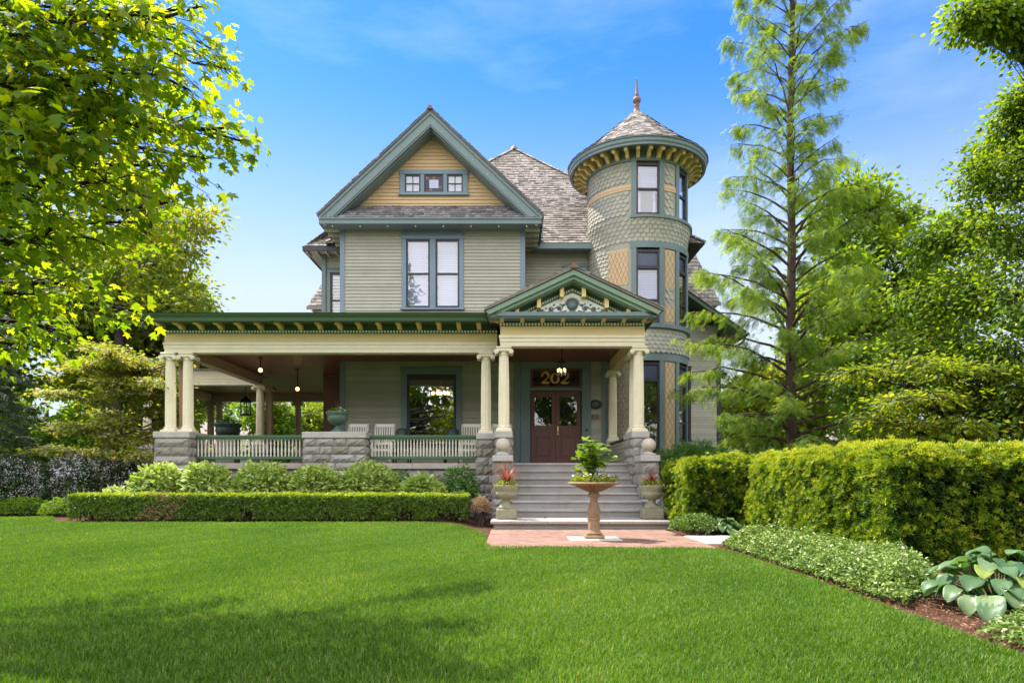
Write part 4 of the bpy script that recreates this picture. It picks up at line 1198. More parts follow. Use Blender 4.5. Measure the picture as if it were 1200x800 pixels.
for i, (x, y, lab) in enumerate(((-4.25, 18.35, 'white slatted rocking chair next to the big green urn'), (-3.52, 18.35, 'white slatted rocking chair just left of the picture window'),
                              (-1.12, 18.35, 'white slatted rocking chair just right of the picture window'), (-.28, 18.35, 'white slatted rocking chair mostly hidden behind the porch column'))):
    o = rk0 if i == 0 else copy_tree(rk0)
    o.location = (x, y, ZF); tag(o, lab, 'rocking chair', 'white rocking chairs on the porch')
def porch_cushion(x, lab):
    t = empty('wicker_chair', (x, 18.6, ZF), lab, 'wicker chair', 'dark wicker chairs under the picture window')
    m = MB(); m.bbox(x-.24, x+.24, 18.35, 18.85, 1.70, 1.8, .03); m.build('seat', K['iron'], t)
    m = MB(); m.lathe([(.20, 0), (.21, .3), (.17, .55), (.12, .6)], (x, 18.65, 1.75), 16, .5); m.build('backrest', K['darkurn'], t)
    for sx in (-1, 1):
        for yy in (18.4, 18.82):
            m = MB(); m.tube([(x+sx*.2, yy, ZF), (x+sx*.2, yy, 1.72)], .022, 6); m.build('leg', K['iron'], t)
porch_cushion(-3.0, 'dark wicker chair under the left end of the picture window'); porch_cushion(-1.62, 'dark wicker chair under the right end of the picture window')

def pendant(x, y, z, zt, lab):
    t = empty('pendant_light', (x, y, z), lab, 'pendant light', 'pendant lights on the porch ceiling')
    m = MB(); m.tube([(x, y, z+.07), (x, y, zt)], .012, 6); m.lathe([(.06, -.03), (.06, 0)], (x, y, zt), 12); m.build('stem', K['iron'], t)
    m = MB(); m.sphere((x, y, z), .055, 14); m.build('globe', K['lamp'], t)
    m = MB(); m.lathe([(.045, .055), (.03, .1)], (x, y, z), 12); m.build('holder', K['brass'], t)
pendant(-7.0, 19.0, 4.0, ZB+.298, 'short lit pendant globe near the porch corner'); pendant(-6.6, 21.0, 3.74, ZB+.298, 'longer lit pendant globe deeper under the porch ceiling')

def lantern(x, y, z, s, zt, lab, mat, name='hanging_lantern', n=6):
    t = empty(name, (x, y, z), lab, 'lantern')
    m = MB(); m.lathe([(.02*s, .62*s), (.05*s, .58*s), (.20*s, .44*s), (.21*s, .42*s), (.16*s, .41*s)], (x, y, z), n, .5, 0, False)
    m.lathe([(.17*s, .0), (.18*s, .03*s), (.17*s, .05*s)], (x, y, z), n, .5, 0, False)
    for i in range(n):
        a = 2*math.pi*i/n; m.tube([(x+.16*s*math.cos(a), y+.16*s*math.sin(a), z+.04*s), (x+.165*s*math.cos(a), y+.165*s*math.sin(a), z+.42*s)], .011*s, 5)
    m.build('lantern_frame', mat, t)
    m = MB(); m.tube([(x, y, z+.6*s), (x, y, zt)], .008, 5); m.build('chain', mat, t)
    m = MB()
    for i in range(3):
        a = 2*math.pi*i/3+.4; m.tube([(x+.06*s*math.cos(a), y+.06*s*math.sin(a), z+.05*s), (x+.06*s*math.cos(a), y+.06*s*math.sin(a), z+.2*s)], .014*s, 6)
    m.build('candles', K['white'], t)
lantern(-9.6, 24.6, 3.25, 1.15, ZB+.298, 'black lantern with pointed cap hanging in the side porch', K['iron'])
# chandelier lantern in front of the door: iron cage with lit candle bulbs
x, y, z = 1.28, 17.6, 3.74
t = empty('entry_chandelier', (x, y, z), 'iron basket chandelier with lit candle bulbs hanging before the front door', 'chandelier')
m = MB(); m.tube([(x, y, z+.3), (x, y, ZB+.298)], .012, 6); m.lathe([(.03, .30), (.1, .24), (.02, .36)], (x, y, z), 10)
m.lathe([(.185, -.01), (.195, .0), (.185, .01), (.18, 0)], (x, y, z), 28, cap=False)
for i in range(8):
    a = 2*math.pi*i/8; m.tube([(x+rr_*math.cos(a), y+rr_*math.sin(a), z+zz) for rr_, zz in ((.03, -.15), (.13, -.11), (.19, 0), (.15, .12), (.05, .28))], .006, 4)
m.build('cage', K['iron'], t)
for i in range(5):
    a = 2*math.pi*i/5+.3; xx, yy = x+.10*math.cos(a), y+.10*math.sin(a)
    m = MB(); m.lathe([(.012, 0), (.02, .03), (.012, .06), (.002, .085)], (xx, yy, z), 8); m.build('bulb', K['lamp_dim'], t)
    m = MB(); m.tube([(xx, yy, z-.09), (xx, yy, z)], .012, 6); m.build('candle', K['white'], t)
# chandelier inside the picture window
x, y, z = -2.25, 21.6, 3.72
t = empty('dining_chandelier', (x, y, z), 'chandelier with four glowing globes seen through the picture window', 'chandelier')
m = MB(); m.tube([(x, y, z), (x, y, 4.58)], .015, 6)
for i in range(5):
    xx = x-.24+i*.12; m.tube([(x, y, z+.12), (xx, y+(.1 if i % 2 else -.1), z+.02)], .01, 5)
m.build('stem', K['brass'], t)
for i in range(5):
    m = MB(); m.sphere((x-.24+i*.12, y+(.1 if i % 2 else -.1), z-.05+(.03 if i % 2 else 0)), .058, 12); m.build('globe', K['lamp'], t)

# urns ---------------------------------------------------------------
def green_urn(x, y, z, mat, lab, pl, s=1., stem=True):
    t = empty('porch_urn', (x, y, z), lab, 'urn', None)
    m = MB()
    if stem:
        m.lathe([(.19, 0), (.18, .03), (.12, .07), (.07, .12), (.055, .16), (.07, .19)], (x, y, z), 28); z2 = z+.19
    else: z2 = z
    m.lathe([(.08*s, 0), (.15*s, .02*s), (.22*s, .08*s), (.25*s, .15*s), (.245*s, .2*s), (.24*s, .22*s), (.27*s, .26*s), (.285*s, .29*s), (.28*s, .31*s), (.24*s, .30*s), (.23*s, .26*s), (.01, .26*s)], (x, y, z2), 32, cap=False)
    m.build('urn_bowl', mat, t); return z2+.27*s
zu = green_urn(-4.26, 16.68, 2.11, K['verdigris'], 'big verdigris green urn on the stone pier of the porch', 1)
zu2 = green_urn(-9.3, 22.35, 2.30, K['darkurn'], 'dark green bowl planter seen over the left porch railing', 1, 1.55, False)
st2 = MB(); st2.box(-9.6, -9.0, 22.1, 22.6, 0, 2.295); tag(st2.build('stone_plinth', K['stone'], None, (-9.3, 22.35, 0)), 'grey stone plinth under the dark bowl planter of the side porch', 'plinth')
def stair_urn(x, y, lab):
    t = empty('garden_urn', (x, y, .17), lab, 'urn', 'cast stone urns flanking the steps')
    m = MB(); m.bbox(x-.215, x+.215, y-.2, y+.2, .17, .38, .02); m.bbox(x-.17, x+.17, y-.165, y+.165, .38, .42, .01); m.build('urn_base', K['urnstone'], t)
    m = MB(); m.lathe([(.15, .42), (.13, .45), (.085, .48), (.07, .53), (.085, .56)], (x, y, 0), 28); m.build('urn_foot', K['urnstone'], t)
    m = MB(); m.lathe([(.08, .56), (.17, .60), (.215, .66), (.225, .71), (.21, .72), (.225, .74), (.245, .80), (.262, .85), (.255, .86), (.22, .85), (.21, .80), (.01, .80)], (x, y, 0), 32, cap=False); m.build('urn_bowl', K['urnstone'], t)
stair_urn(-.11, 13.95, 'cast stone urn at the left foot of the steps'); stair_urn(2.86, 13.95, 'cast stone urn at the right foot of the steps')
# birdbath planter
bx_, by_ = 1.35, 11.25
t = empty('birdbath_planter', (bx_, by_, .0), 'rust brown birdbath planter with fluted bowl on the brick walk', 'birdbath')
m = MB(); m.bbox(bx_-.16, bx_+.16, by_-.16, by_+.16, .012, .07, .012); m.bbox(bx_-.125, bx_+.125, by_-.125, by_+.125, .07, .12, .02); m.build('foot', K['rustcast'], t)
m = MB(); m.lathe([(.115, .12), (.10, .14), (.095, .15), (.095, .30), (.11, .32), (.11, .34), (.085, .36)], (bx_, by_, 0), 8, .5, 0, False)
m.lathe([(.085, .36), (.105, .42), (.11, .47), (.085, .55), (.062, .62), (.06, .66), (.09, .69), (.10, .73), (.085, .76), (.07, .775)], (bx_, by_, 0), 24); m.build('pedestal', K['rustcast'], t)
m = MB()
for i in range(5): pass
n = 64; V = []; prof = [(.07, .77), (.13, .785), (.23, .83), (.32, .875), (.385, .895), (.42, .905), (.435, .92), (.42, .935), (.37, .925), (.01, .90)]
for k, (r, z) in enumerate(prof):
    for i in range(n):
        a = 2*math.pi*i/n; f = 1 - (.16*(i % 2) if 1 <= k <= 3 else 0); V.append((bx_+r*f*math.cos(a), by_+r*f*math.sin(a), z + (.02*(i % 2) if 1 <= k <= 3 else 0)))
m.add(V, [(k*n+i, k*n+(i+1) % n, (k+1)*n+(i+1) % n, (k+1)*n+i) for k in range(len(prof)-1) for i in range(n)], .5)
m.build('fluted_bowl', K['rustcast'], t)
sl_ = MB(); sl_.bbox(bx_-.42, bx_+.42, by_-.35, by_+.35, -.03, .011, .004); tag(sl_.build('paving_slab', K['slab'], None, (bx_, by_, 0)), 'pale stone slab under the birdbath planter', 'slab')
# ------------------------------------------------------------------ ground
rg = np.random.default_rng(11)
def ss(a, b, x): 
    t = np.clip((x-a)/(b-a), 0, 1); return t*t*(3-2*t)
def zg(x, y):
    """height of the ground: a slight rise towards the house on the left"""
    x = np.asarray(x, float); y = np.asarray(y, float)
    return .12*ss(10.3, 14.2, y)*(1-ss(-1.3, -.5, x)) + .02*np.sin(x*.9)*np.sin(y*.7)*ss(.5, 2, np.abs(x-1.4)-1.2)
def sheet(name, x0, x1, y0, y1, step, mat, dz, mask=None, kind='structure', label=None, cat=None):
    nx = int((x1-x0)/step)+1; ny = int((y1-y0)/step)+1
    X, Y = np.meshgrid(np.linspace(x0, x1, nx), np.linspace(y0, y1, ny))
    Z = zg(X, Y)+dz
    V = np.stack([X, Y, Z], -1).reshape(-1, 3)
    i, j = np.meshgrid(np.arange(nx-1), np.arange(ny-1)); a = (j*nx+i).ravel()
    if mask is not None:
        cx = (X[:-1, :-1]+X[1:, 1:]).ravel()/2; cy = (Y[:-1, :-1]+Y[1:, 1:]).ravel()/2
        a = a[mask(cx, cy)]
    T = np.concatenate([np.stack([a, a+1, a+nx+1], 1), np.stack([a, a+nx+1, a+nx], 1)])
    o = np_mesh(name, V, T, mat, smooth=True); tag(o, label, cat, kind=kind); return o
def in_poly(px, py, poly):
    c = np.zeros(len(px), bool); n = len(poly); j = n-1
    for i in range(n):
        xi, yi = poly[i]; xj, yj = poly[j]
        c ^= ((yi > py) != (yj > py)) & (px < (xj-xi)*(py-yi)/(yj-yi+1e-12)+xi); j = i
    return c
LAWN = [(2.86, -6), (2.88, 4.4), (2.96, 6.5), (3.0, 8.6), (2.92, 9.62), (2.6, 9.75), (.8, 9.86), (-.30, 9.95), (-.40, 10.5), (-.44, 11.8), (-.62, 12.8), (-1.0, 13.4), (-1.8, 13.62), (-3, 13.68), (-6, 13.66), (-8.6, 13.6), (-9.5, 13.9), (-9.9, 14.8), (-10.6, 15.7), (-13, 16.1), (-24, 16.2), (-24, -6)]
gm_ = MB(); gm_.poly([(-400, -200, -.06), (400, -200, -.06), (400, 700, -.06), (-400, 700, -.06)]); tag(gm_.build('ground', K['ground']), kind='structure')
sheet('planting_bed', -24, 12, -6, 20, .25, K['soil'], -.012)
sheet('lawn', -24, 4, -6, 17, .12, K['lawn'], .0, lambda x, y: in_poly(x, y, LAWN))
bw = MB(); bw.box(-.40, 2.95, 9.72, 13.31, -.12, .004); tag(bw.build('brick_walk', K['brick']), kind='structure')
bw = MB(); bw.box(2.956, 7.0, 10.35, 11.75, -.12, .014); tag(bw.build('concrete_path', K['slab']), kind='structure')

def vnoise(p, f, seed):
    """smooth pseudo noise from sines"""
    g = np.random.default_rng(seed); out = 0
    for i in range(6):
        k = g.normal(0, f*(1+.35*i), 3); out = out+np.sin(p@k+g.uniform(0, 6.28))/(1+.3*i)
    return out/3
# ------------------------------------------------------------------ grass
def grass():
    parts = []
    def samp(n, x0, x1, y0, y1):
        x = rg.uniform(x0, x1, n); y = rg.uniform(y0, y1, n); return x, y
    bands = [(2.3, 5, 9500), (5, 7.5, 6000), (7.5, 10.5, 3600), (10.5, 14.2, 2300), (14.2, 16.3, 1500)]
    for (a, b, dn) in bands:
        xl = -.85*b-1; xr = min(3.0, .85*b+1); n = int((xr-xl)*(b-a)*dn)
        x, y = samp(n, xl, xr, a, b); k = in_poly(x, y, LAWN); parts.append(np.stack([x[k], y[k]], 1))
    p = np.concatenate(parts); n = len(p); x, y = p[:, 0], p[:, 1]
    z = zg(x, y)
    h = rg.uniform(.020, .048, n)*(1+.22*vnoise(np.stack([x, y, 0*x], 1), 5., 203)); w = rg.uniform(.0016, .0034, n)*(1+.05*y)
    a = rg.uniform(0, 2*np.pi, n); dx, dy = np.cos(a), np.sin(a); ln = rg.uniform(.1, .75, n)*h; b = a+rg.uniform(-.6, .6, n)+np.pi/2
    lx, ly = np.cos(b)*ln, np.sin(b)*ln
    P = np.stack([x, y, z-.004], 1)
    v0 = P+np.stack([dx*w, dy*w, 0*w], 1); v1 = P-np.stack([dx*w, dy*w, 0*w], 1)
    mid = P+np.stack([lx*.35, ly*.35, h*.6], 1); v2 = mid+np.stack([dx*w, dy*w, 0*w], 1)*.8; v3 = mid-np.stack([dx*w, dy*w, 0*w], 1)*.8
    v4 = P+np.stack([lx, ly, h], 1)
    V = np.stack([v0, v1, v2, v3, v4], 1).reshape(-1, 3); o = np.arange(n)[:, None]*5
    T = np.concatenate([o+[0, 1, 3], o+[0, 3, 2], o+[2, 3, 4]])
    q3 = np.stack([x, y, 0*x], 1); t = np.clip(rg.normal(.48, .2, n)+.16*vnoise(q3, 1.1, 201)+.10*vnoise(q3, 4.5, 202), 0, 1)
    return tag(np_mesh('grass', V, T, K['grass'], tint=np.repeat(t, 5)), 'dense green mown grass blades of the front lawn', 'grass', kind='stuff')
K['grass'] = LEAF('grass blades', [(0, (.05, .12, .008)), (.5, (.108, .208, .013)), (.9, (.20, .28, .035)), (1, (.38, .34, .12))], .38, (1.35, 1.35, .4), .5, .45, .3)
grass()

# ------------------------------------------------------------------ leaves, twigs, trees
def norm(a): return a/np.maximum(np.linalg.norm(a, axis=-1, keepdims=True), 1e-9)
def T_fan(outline, c, bend=.12):
    V = [(*c, .0)]+[(x, y, -bend*(x*x*2+(y-.3)**2)) for x, y in outline]; n = len(outline)
    return np.array(V, float), np.array([(0, i+1, (i+1) % n+1) for i in range(n)])
_h = [(.05, -.02), (.22, -.02), (.50, .10), (.34, .22), (.30, .30), (.46, .42), (.62, .66), (.40, .60), (.22, .56), (.20, .74), (.0, 1.0)]
MAPLE = T_fan(_h+[(-x, y) for x, y in _h[-2::-1]], (0, .32), .16)
OVAL = T_fan([(0, 0), (.2, .2), (.27, .48), (.16, .78), (0, 1), (-.16, .78), (-.27, .48), (-.2, .2)], (0, .45), .25)
DIA = (np.array([(0, 0, 0), (.30, .42, .07), (0, 1, -.06), (-.30, .42, .07)], float), np.array([(0, 1, 2), (0, 2, 3)]))
NARROW = (np.array([(0, 0, 0), (.11, .45, .03), (0, 1, -.05), (-.11, .45, .03)], float), np.array([(0, 1, 2), (0, 2, 3)]))
def _frond():
    V = []; T = []
    for i in range(6):
        y = .1+i*.15; L = .30*(1-.35*abs(i-2)/3)
        for s in (-1, 1):
            b = len(V); V += [(0, y, 0), (s*L, y+.13, -.05), (s*L*.55, y+.16, -.02)]; T.append((b, b+1, b+2) if s > 0 else (b, b+2, b+1))
    b = len(V); V += [(-.02, 0, 0), (.02, 0, 0), (0, 1.08, -.1)]; T.append((b, b+1, b+2))
    return np.array(V, float), np.array(T)
FROND = _frond()
def _tuft(n=7, w=.10):
    V = []; T = []
    for i in range(n):
        a = 2*math.pi*i/n; el = .5 if i % 2 else .95
        d = np.array([math.cos(a)*math.cos(el), math.sin(el), math.sin(a)*math.cos(el)])
        s = np.cross(d, [.3, .2, 1]); s /= np.linalg.norm(s); b = len(V)
        V += [np.zeros(3)-s*w*.3, np.zeros(3)+s*w*.3, d*.6+s*w, d*.6-s*w, d*1.0]; T += [(b, b+1, b+2), (b, b+2, b+3), (b+3, b+2, b+4)]
    return np.array(V, float), np.array(T)
TUFT = _tuft()
def place(pos, nrm, dr, size, tm, tint, jitter=.0):
    """one template per point, its y axis along dr, its z axis near nrm"""
    TV, TT = tm; n = len(pos); dr = norm(dr); nrm = nrm - dr*np.sum(nrm*dr, -1, keepdims=True); nrm = norm(nrm); sd = np.cross(dr, nrm)
    V = pos[:, None]+size[:, None, None]*(TV[None, :, :1]*sd[:, None]+TV[None, :, 1:2]*dr[:, None]+TV[None, :, 2:]*nrm[:, None])
    T = (np.arange(n)[:, None, None]*len(TV)+TT[None]).reshape(-1, 3)
    return V.reshape(-1, 3), T, np.repeat(tint, len(TV))
def merge(L):
    V = []; T = []; t = []; o = 0
    for v, f, c in L: V.append(v); T.append(f+o); t.append(c); o += len(v)
    return np.concatenate(V), np.concatenate(T), np.concatenate(t)
def tubes(polys, radii, n=5):
    V = []; T = []; o = 0
    ang = np.arange(n)*2*np.pi/n; ca, sa = np.cos(ang), np.sin(ang)
    for p, r in zip(polys, radii):
        p = np.asarray(p, float); k = len(p); m = n if r[0] > .03 else 3 if r[0] < .012 else 4
        if m != n: a2 = np.arange(m)*2*np.pi/m; c2, s2 = np.cos(a2), np.sin(a2)
        else: c2, s2 = ca, sa
        d = np.gradient(p, axis=0); d = norm(d); ref = np.where(np.abs(d[:, 2:3]) > .9, np.array([[1., 0, 0]]), np.array([[0, 0, 1.]])); a = norm(np.cross(d, ref)); b = np.cross(d, a)
        r = np.asarray(r, float)[:, None, None]
        V.append((p[:, None]+r*(a[:, None]*c2[None, :, None]+b[:, None]*s2[None, :, None])).reshape(-1, 3))
        i, j = np.meshgrid(np.arange(k-1), np.arange(m), indexing='ij'); A = (i*m+j).ravel()+o; B = (i*m+(j+1) % m).ravel()+o
        T.append(np.stack([A, B, B+m], 1)); T.append(np.stack([A, B+m, A+m], 1)); o += k*m
    return np.concatenate(V), np.concatenate(T)
def bez(a, b, c, n): 
    t = np.linspace(0, 1, n)[:, None]; return (1-t)**2*a+2*t*(1-t)*b+t*t*c

def tree(name, label, base, tp, tr, lobes, leafmat, barkmat, tm=DIA, size=(.1, .16), twigs=26, lpt=16, seed=1, rise=.6, droop=.3, spread=.16, group=None, cat='tree', flat=.0, tshift=0., tipy=0., limb_r=.45, up=.55, shell=.45, twr=.010, clump=1, root_z=None, nolimb=False, limb_n=7):
    """trunk polyline tp with radii tr; lobes [(centre, radii)] carry twigs, twigs carry leaves"""
    g = np.random.default_rng(seed)
    root = empty(name, base, label, cat, group)
    tp = np.asarray(tp, float); 
    polys = []; rad = []
    tt = np.linspace(0, len(tp)-1, 20); TP = np.stack([np.interp(tt, np.arange(len(tp)), tp[:, i]) for i in range(3)], 1); TRd = np.interp(tt, np.arange(len(tp)), tr)
    TP[1:-1] += g.normal(0, .15*TRd[1:-1, None]+.004, (18, 3))*[1, 1, 0]
    polys.append(TP); rad.append(TRd)
    LP = []; LD = []; LN = []; LT = []
    for (c, rr, *nn_) in lobes:
        c = np.asarray(c, float); rr = np.asarray(rr, float)*np.ones(3)
        hd = np.linalg.norm(TP[:, :2]-c[:2], axis=1); tgt = c[2]-hd*rise
        k = int(np.argmin(np.abs(TP[:, 2]-tgt)+.15*hd)); k = max(k, 3); a = TP[k]
        mid = (a+c)/2+np.array([0, 0, .12*np.linalg.norm(c-a)])+g.normal(0, .08*np.linalg.norm(c-a), 3)
        limb = bez(a, mid, c, limb_n); limb[1:-1] += g.normal(0, .012*np.linalg.norm(c-a), (limb_n-2, 3)); r0 = TRd[k]*limb_r
        polys.append(limb); rad.append(np.linspace(max(r0, .015), .010, limb_n))
        n = nn_[0] if nn_ else twigs
        d = norm(g.normal(0, 1, (n, 3))); rad_u = shell+(1-shell)*g.random(n)**.6
        ends = c+d*rr*rad_u[:, None]
        s0 = g.integers(limb_n//2, limb_n, n); st = limb[s0]
        for q in range(n):
            e = ends[q]; s = st[q]; L = np.linalg.norm(e-s)
            m = (e+s)/2+np.array([0, 0, .12*L])+g.normal(0, .06*L, 3)
            tw = bez(s, m, e, 5); tw[-1, 2] -= droop*.12*L
            polys.append(tw); rad.append(np.linspace(twr, .003, 5))
            f = g.uniform(.3, 1.05, lpt)**.8; ii = np.minimum(f*4, 3.999); i0 = ii.astype(int); fr = (ii-i0)[:, None]
            pp = tw[i0]*(1-fr)+tw[i0+1]*fr; ax = norm(e-s+1e-6)
            off = g.normal(0, 1, (lpt, 3))*spread*[1, 1, .7 if not flat else .25]
            pp = pp+off
            dd = norm(off)*.8+ax*.5+[0, 0, -droop]+g.normal(0, .25, (lpt, 3))
            nn = np.array([0, 0, up])+g.normal(0, .42, (lpt, 3))+norm(pp-c)*.35
            LP.append(pp); LD.append(dd); LN.append(nn); 
            LT.append(np.clip(g.normal(.5+tshift, .17, lpt)+g.normal(0, .10)+tipy*(rad_u[q]-.7), 0, 1))
    LP = np.concatenate(LP); LD = np.concatenate(LD); LN = np.concatenate(LN); LT = np.concatenate(LT)
    V, T, t = place(LP, LN, LD, g.uniform(*size, len(LP)), tm, LT)
    np_mesh('crown', V, T, leafmat, root, tint=t)
    V, T = tubes(polys, rad); np_mesh('trunk', V, T, barkmat, root, smooth=True)
    return root

def blob_lobes(g, c, rad, n, r, shell=.55, keep=None):
    """lobe centres spread over an ellipsoid crown"""
    out = []; c = np.asarray(c, float); rad = np.asarray(rad, float)
    pts = []
    tries = 0
    while len(out) < n and tries < 4000:
        tries += 1
        d = norm(g.normal(0, 1, 3)); f = shell+(1-shell)*g.random()
        p = c+d*rad*f
        if any(np.linalg.norm((p-q)/1.) < r*.75 for q, _ in out) and tries < 2000: continue
        if keep and not keep(p): continue
        out.append((p, np.array([1, 1, .75])*r*g.uniform(.75, 1.3)))
    return out

K['maple'] = LEAF('maple leaves', [(0, (.06, .13, .014)), (.45, (.14, .23, .018)), (.75, (.22, .30, .025)), (1, (.34, .34, .05))], .68, (2.3, 1.95, .30), .5, .6)
K['paleleaf'] = LEAF('pale green leaves', [(0, (.07, .13, .02)), (.5, (.135, .20, .028)), (1, (.27, .28, .05))], .55, (2.2, 1.9, .35), .55, .5)
K['midleaf'] = LEAF('mid green leaves', [(0, (.04, .09, .014)), (.5, (.09, .17, .018)), (1, (.20, .27, .03))], .55, (2.2, 1.9, .35), .5, .5)
K['darkleaf'] = LEAF('dark green leaves', [(0, (.018, .04, .012)), (.5, (.035, .07, .018)), (1, (.07, .11, .03))], .35, (1.4, 1.35, .5), .5, .5)
K['redwoodleaf'] = LEAF('feathery redwood needles', [(0, (.07, .145, .022)), (.5, (.145, .24, .034)), (1, (.27, .35, .055))], .48, (1.8, 1.65, .4), .55, .6)
K['spruceleaf'] = LEAF('dark spruce needles', [(0, (.014, .034, .014)), (.5, (.032, .06, .026)), (1, (.07, .11, .045))], .15, (1.2, 1.3, .7), .5, .5)
K['dogwoodleaf'] = LEAF('dogwood leaves', [(0, (.09, .16, .02)), (.6, (.24, .30, .045)), (.85, (.38, .36, .08)), (.94, (.45, .32, .2)), (1, (.6, .48, .38))], .45, (1.5, 1.4, .45), .55, .5)
K['hydrangea'] = LEAF('hydrangea leaves', [(0, (.10, .18, .025)), (.5, (.33, .43, .10)), (1, (.52, .57, .24))], .35, (1.3, 1.35, .4), .45, .8)
K['lilac'] = LEAF('dark shrub leaves with blossom', [(0, (.016, .035, .012)), (.6, (.035, .06, .022)), (.98, (.05, .08, .03)), (.99, (.05, .08, .03)), (1, (.06, .09, .035))], .2, (1.2, 1.2, .8), .6, .5)
K['blossom'] = LEAF('lilac white blossom', [(0, (.45, .38, .45)), (1, (.78, .72, .76))], .3, (1, 1, 1), .6, .5)
K['box'] = LEAF('boxwood leaves', [(0, (.045, .095, .014)), (.5, (.11, .19, .02)), (.72, (.22, .30, .02)), (1, (.42, .45, .03))], .35, (1.5, 1.45, .35), .4, .8, .35)
K['yew'] = LEAF('yew needles', [(0, (.025, .055, .010)), (.4, (.06, .125, .014)), (.62, (.16, .25, .018)), (1, (.40, .42, .03))], .35, (1.5, 1.45, .35), .45, .8)
K['vinca'] = LEAF('variegated ground cover leaves', [(0, (.05, .11, .02)), (.5, (.12, .21, .035)), (.8, (.27, .34, .09)), (1, (.6, .6, .34))], .3, (1.2, 1.25, .5), .45, .8)
K['hosta'] = LEAF('blue green hosta leaves', [(0, (.05, .115, .045)), (.5, (.12, .205, .085)), (.85, (.22, .30, .14)), (1, (.28, .34, .05))], .3, (1.3, 1.6, .5), .42, .8, .4)
K['fern'] = LEAF('fresh green fronds', [(0, (.045, .12, .03)), (.5, (.10, .21, .05)), (1, (.18, .29, .09))], .4, (1.3, 1.4, .4), .5, .8)
K['redleaf'] = LEAF('red cordyline blades', [(0, (.14, .035, .03)), (.5, (.30, .085, .065)), (1, (.42, .2, .13))], .35, (1.4, 1., .7), .4, .8)
K['yellowgreen'] = LEAF('yellow green leaves', [(0, (.10, .16, .02)), (.5, (.24, .28, .03)), (.9, (.42, .40, .06)), (1, (.6, .55, .4))], .4, (1.4, 1.4, .4), .45, .8)
K['citrus'] = LEAF('bright glossy leaves', [(0, (.07, .16, .015)), (.5, (.17, .27, .02)), (1, (.32, .38, .04))], .4, (1.5, 1.45, .3), .35, .8, .5)
K['dry'] = LEAF('dry pink brown leaves', [(0, (.16, .10, .05)), (.5, (.36, .22, .13)), (1, (.50, .36, .22))], .3, (1.2, 1.1, .8), .6, .8)

G = np.random.default_rng
def PX(px, py, D): return np.array([(px-600)*D/800, D, 1+(560-py)*D/800])

# near maple, trunk outside the frame
mlobes = []
for (px, py, D, rx, ry, n) in [(30, 40, 4.7, 60, 50, 26), (100, 30, 4.9, 60, 45, 24), (160, 18, 4.9, 45, 26, 16), (205, 12, 5.0, 34, 16, 10), (232, 8, 5.1, 20, 12, 6), (60, 100, 4.8, 60, 42, 24), (130, 92, 4.9, 52, 36, 20), (178, 88, 5.0, 34, 22, 12), (222, 106, 5.3, 36, 15, 10),
        (30, 160, 4.7, 55, 42, 22), (100, 158, 4.9, 58, 36, 22), (165, 150, 5.2, 46, 26, 16), (222, 148, 5.6, 42, 17, 12), (264, 150, 5.9, 34, 14, 9), (284, 166, 6.0, 20, 9, 5), (50, 220, 4.9, 58, 36, 20), (125, 214, 5.2, 52, 28, 17), (186, 194, 5.6, 38, 17, 11), (240, 186, 5.9, 32, 10, 7),
        (30, 285, 5.2, 52, 36, 16), (100, 278, 5.4, 52, 26, 14), (160, 260, 5.7, 38, 20, 10), (205, 236, 6.0, 32, 13, 8), (40, 345, 5.6, 46, 26, 12), (110, 338, 5.9, 46, 20, 10), (166, 366, 6.3, 24, 12, 6), (25, 405, 6.0, 36, 18, 9), (75, 388, 6.2, 32, 15, 7),
        (-60, 250, 5.1, 50, 60, 16), (252, 60, 8.2, 26, 13, 12), (274, 82, 8.4, 15, 9, 7)]:
    mlobes.append((PX(px, py, D), np.array([rx, .55*rx+18, ry])*D/800, n))
tree('maple_tree', 'near maple with big backlit lobed leaves overhanging the lawn', (-6.9, 5.6, 0), [(-6.9, 5.6, -.05), (-6.8, 5.6, 1.2), (-6.75, 5.5, 2.6), (-6.6, 5.5, 4), (-6.5, 5.4, 5.5), (-6.4, 5.4, 7)], [.34, .28, .25, .2, .14, .06],
     mlobes, K['maple'], K['bark_dark'], MAPLE, (.042, .112), 22, 11, 3, rise=.15, droop=.75, spread=.115, tshift=.04, up=.7, limb_r=.26, shell=.2, twr=.008, limb_n=9)

# trees to the left, beyond the lawn
g = G(5)
tree('linden_tree', 'tall pale green tree left of the porch roof', (-15.2, 28, 0), [(-15.2, 28, -.1), (-15.2, 28, 3), (-15, 28, 7), (-14.8, 28, 12)], [.3, .26, .2, .06],
     blob_lobes(g, (-15.2, 28, 8.4), (3.6, 3.4, 5.6), 62, 1.15, .35), K['paleleaf'], K['bark'], DIA, (.19, .30), 28, 18, 5, rise=.9, droop=.35, spread=.24, tshift=.24)
g = G(6)
tree('oak_tree', 'dark grey green tree far behind the porch roof edge', (-20.4, 44, 0), [(-20.4, 44, -.1), (-20.4, 44, 5), (-20.3, 44, 12)], [.4, .3, .08],
     blob_lobes(g, (-20.4, 44, 9.3), (2.0, 3, 4.0), 26, 1.1, .4), K['midleaf'], K['bark_dark'], DIA, (.22, .36), 22, 16, 6, spread=.3)
g = G(7)
tree('ash_tree', 'broad green tree with a dark trunk behind the flowering shrub', (-12.9, 22, 0), [(-12.9, 22, -.1), (-12.85, 22, 2.0), (-12.9, 22.4, 4.5), (-13.4, 23.4, 8)], [.27, .22, .18, .06],
     blob_lobes(g, (-14.2, 24.0, 7.2), (3.2, 2.4, 2.4), 24, 1.0, .4), K['paleleaf'], K['bark_dark'], DIA, (.15, .24), 26, 17, 7, rise=.6, spread=.2, tshift=.05)
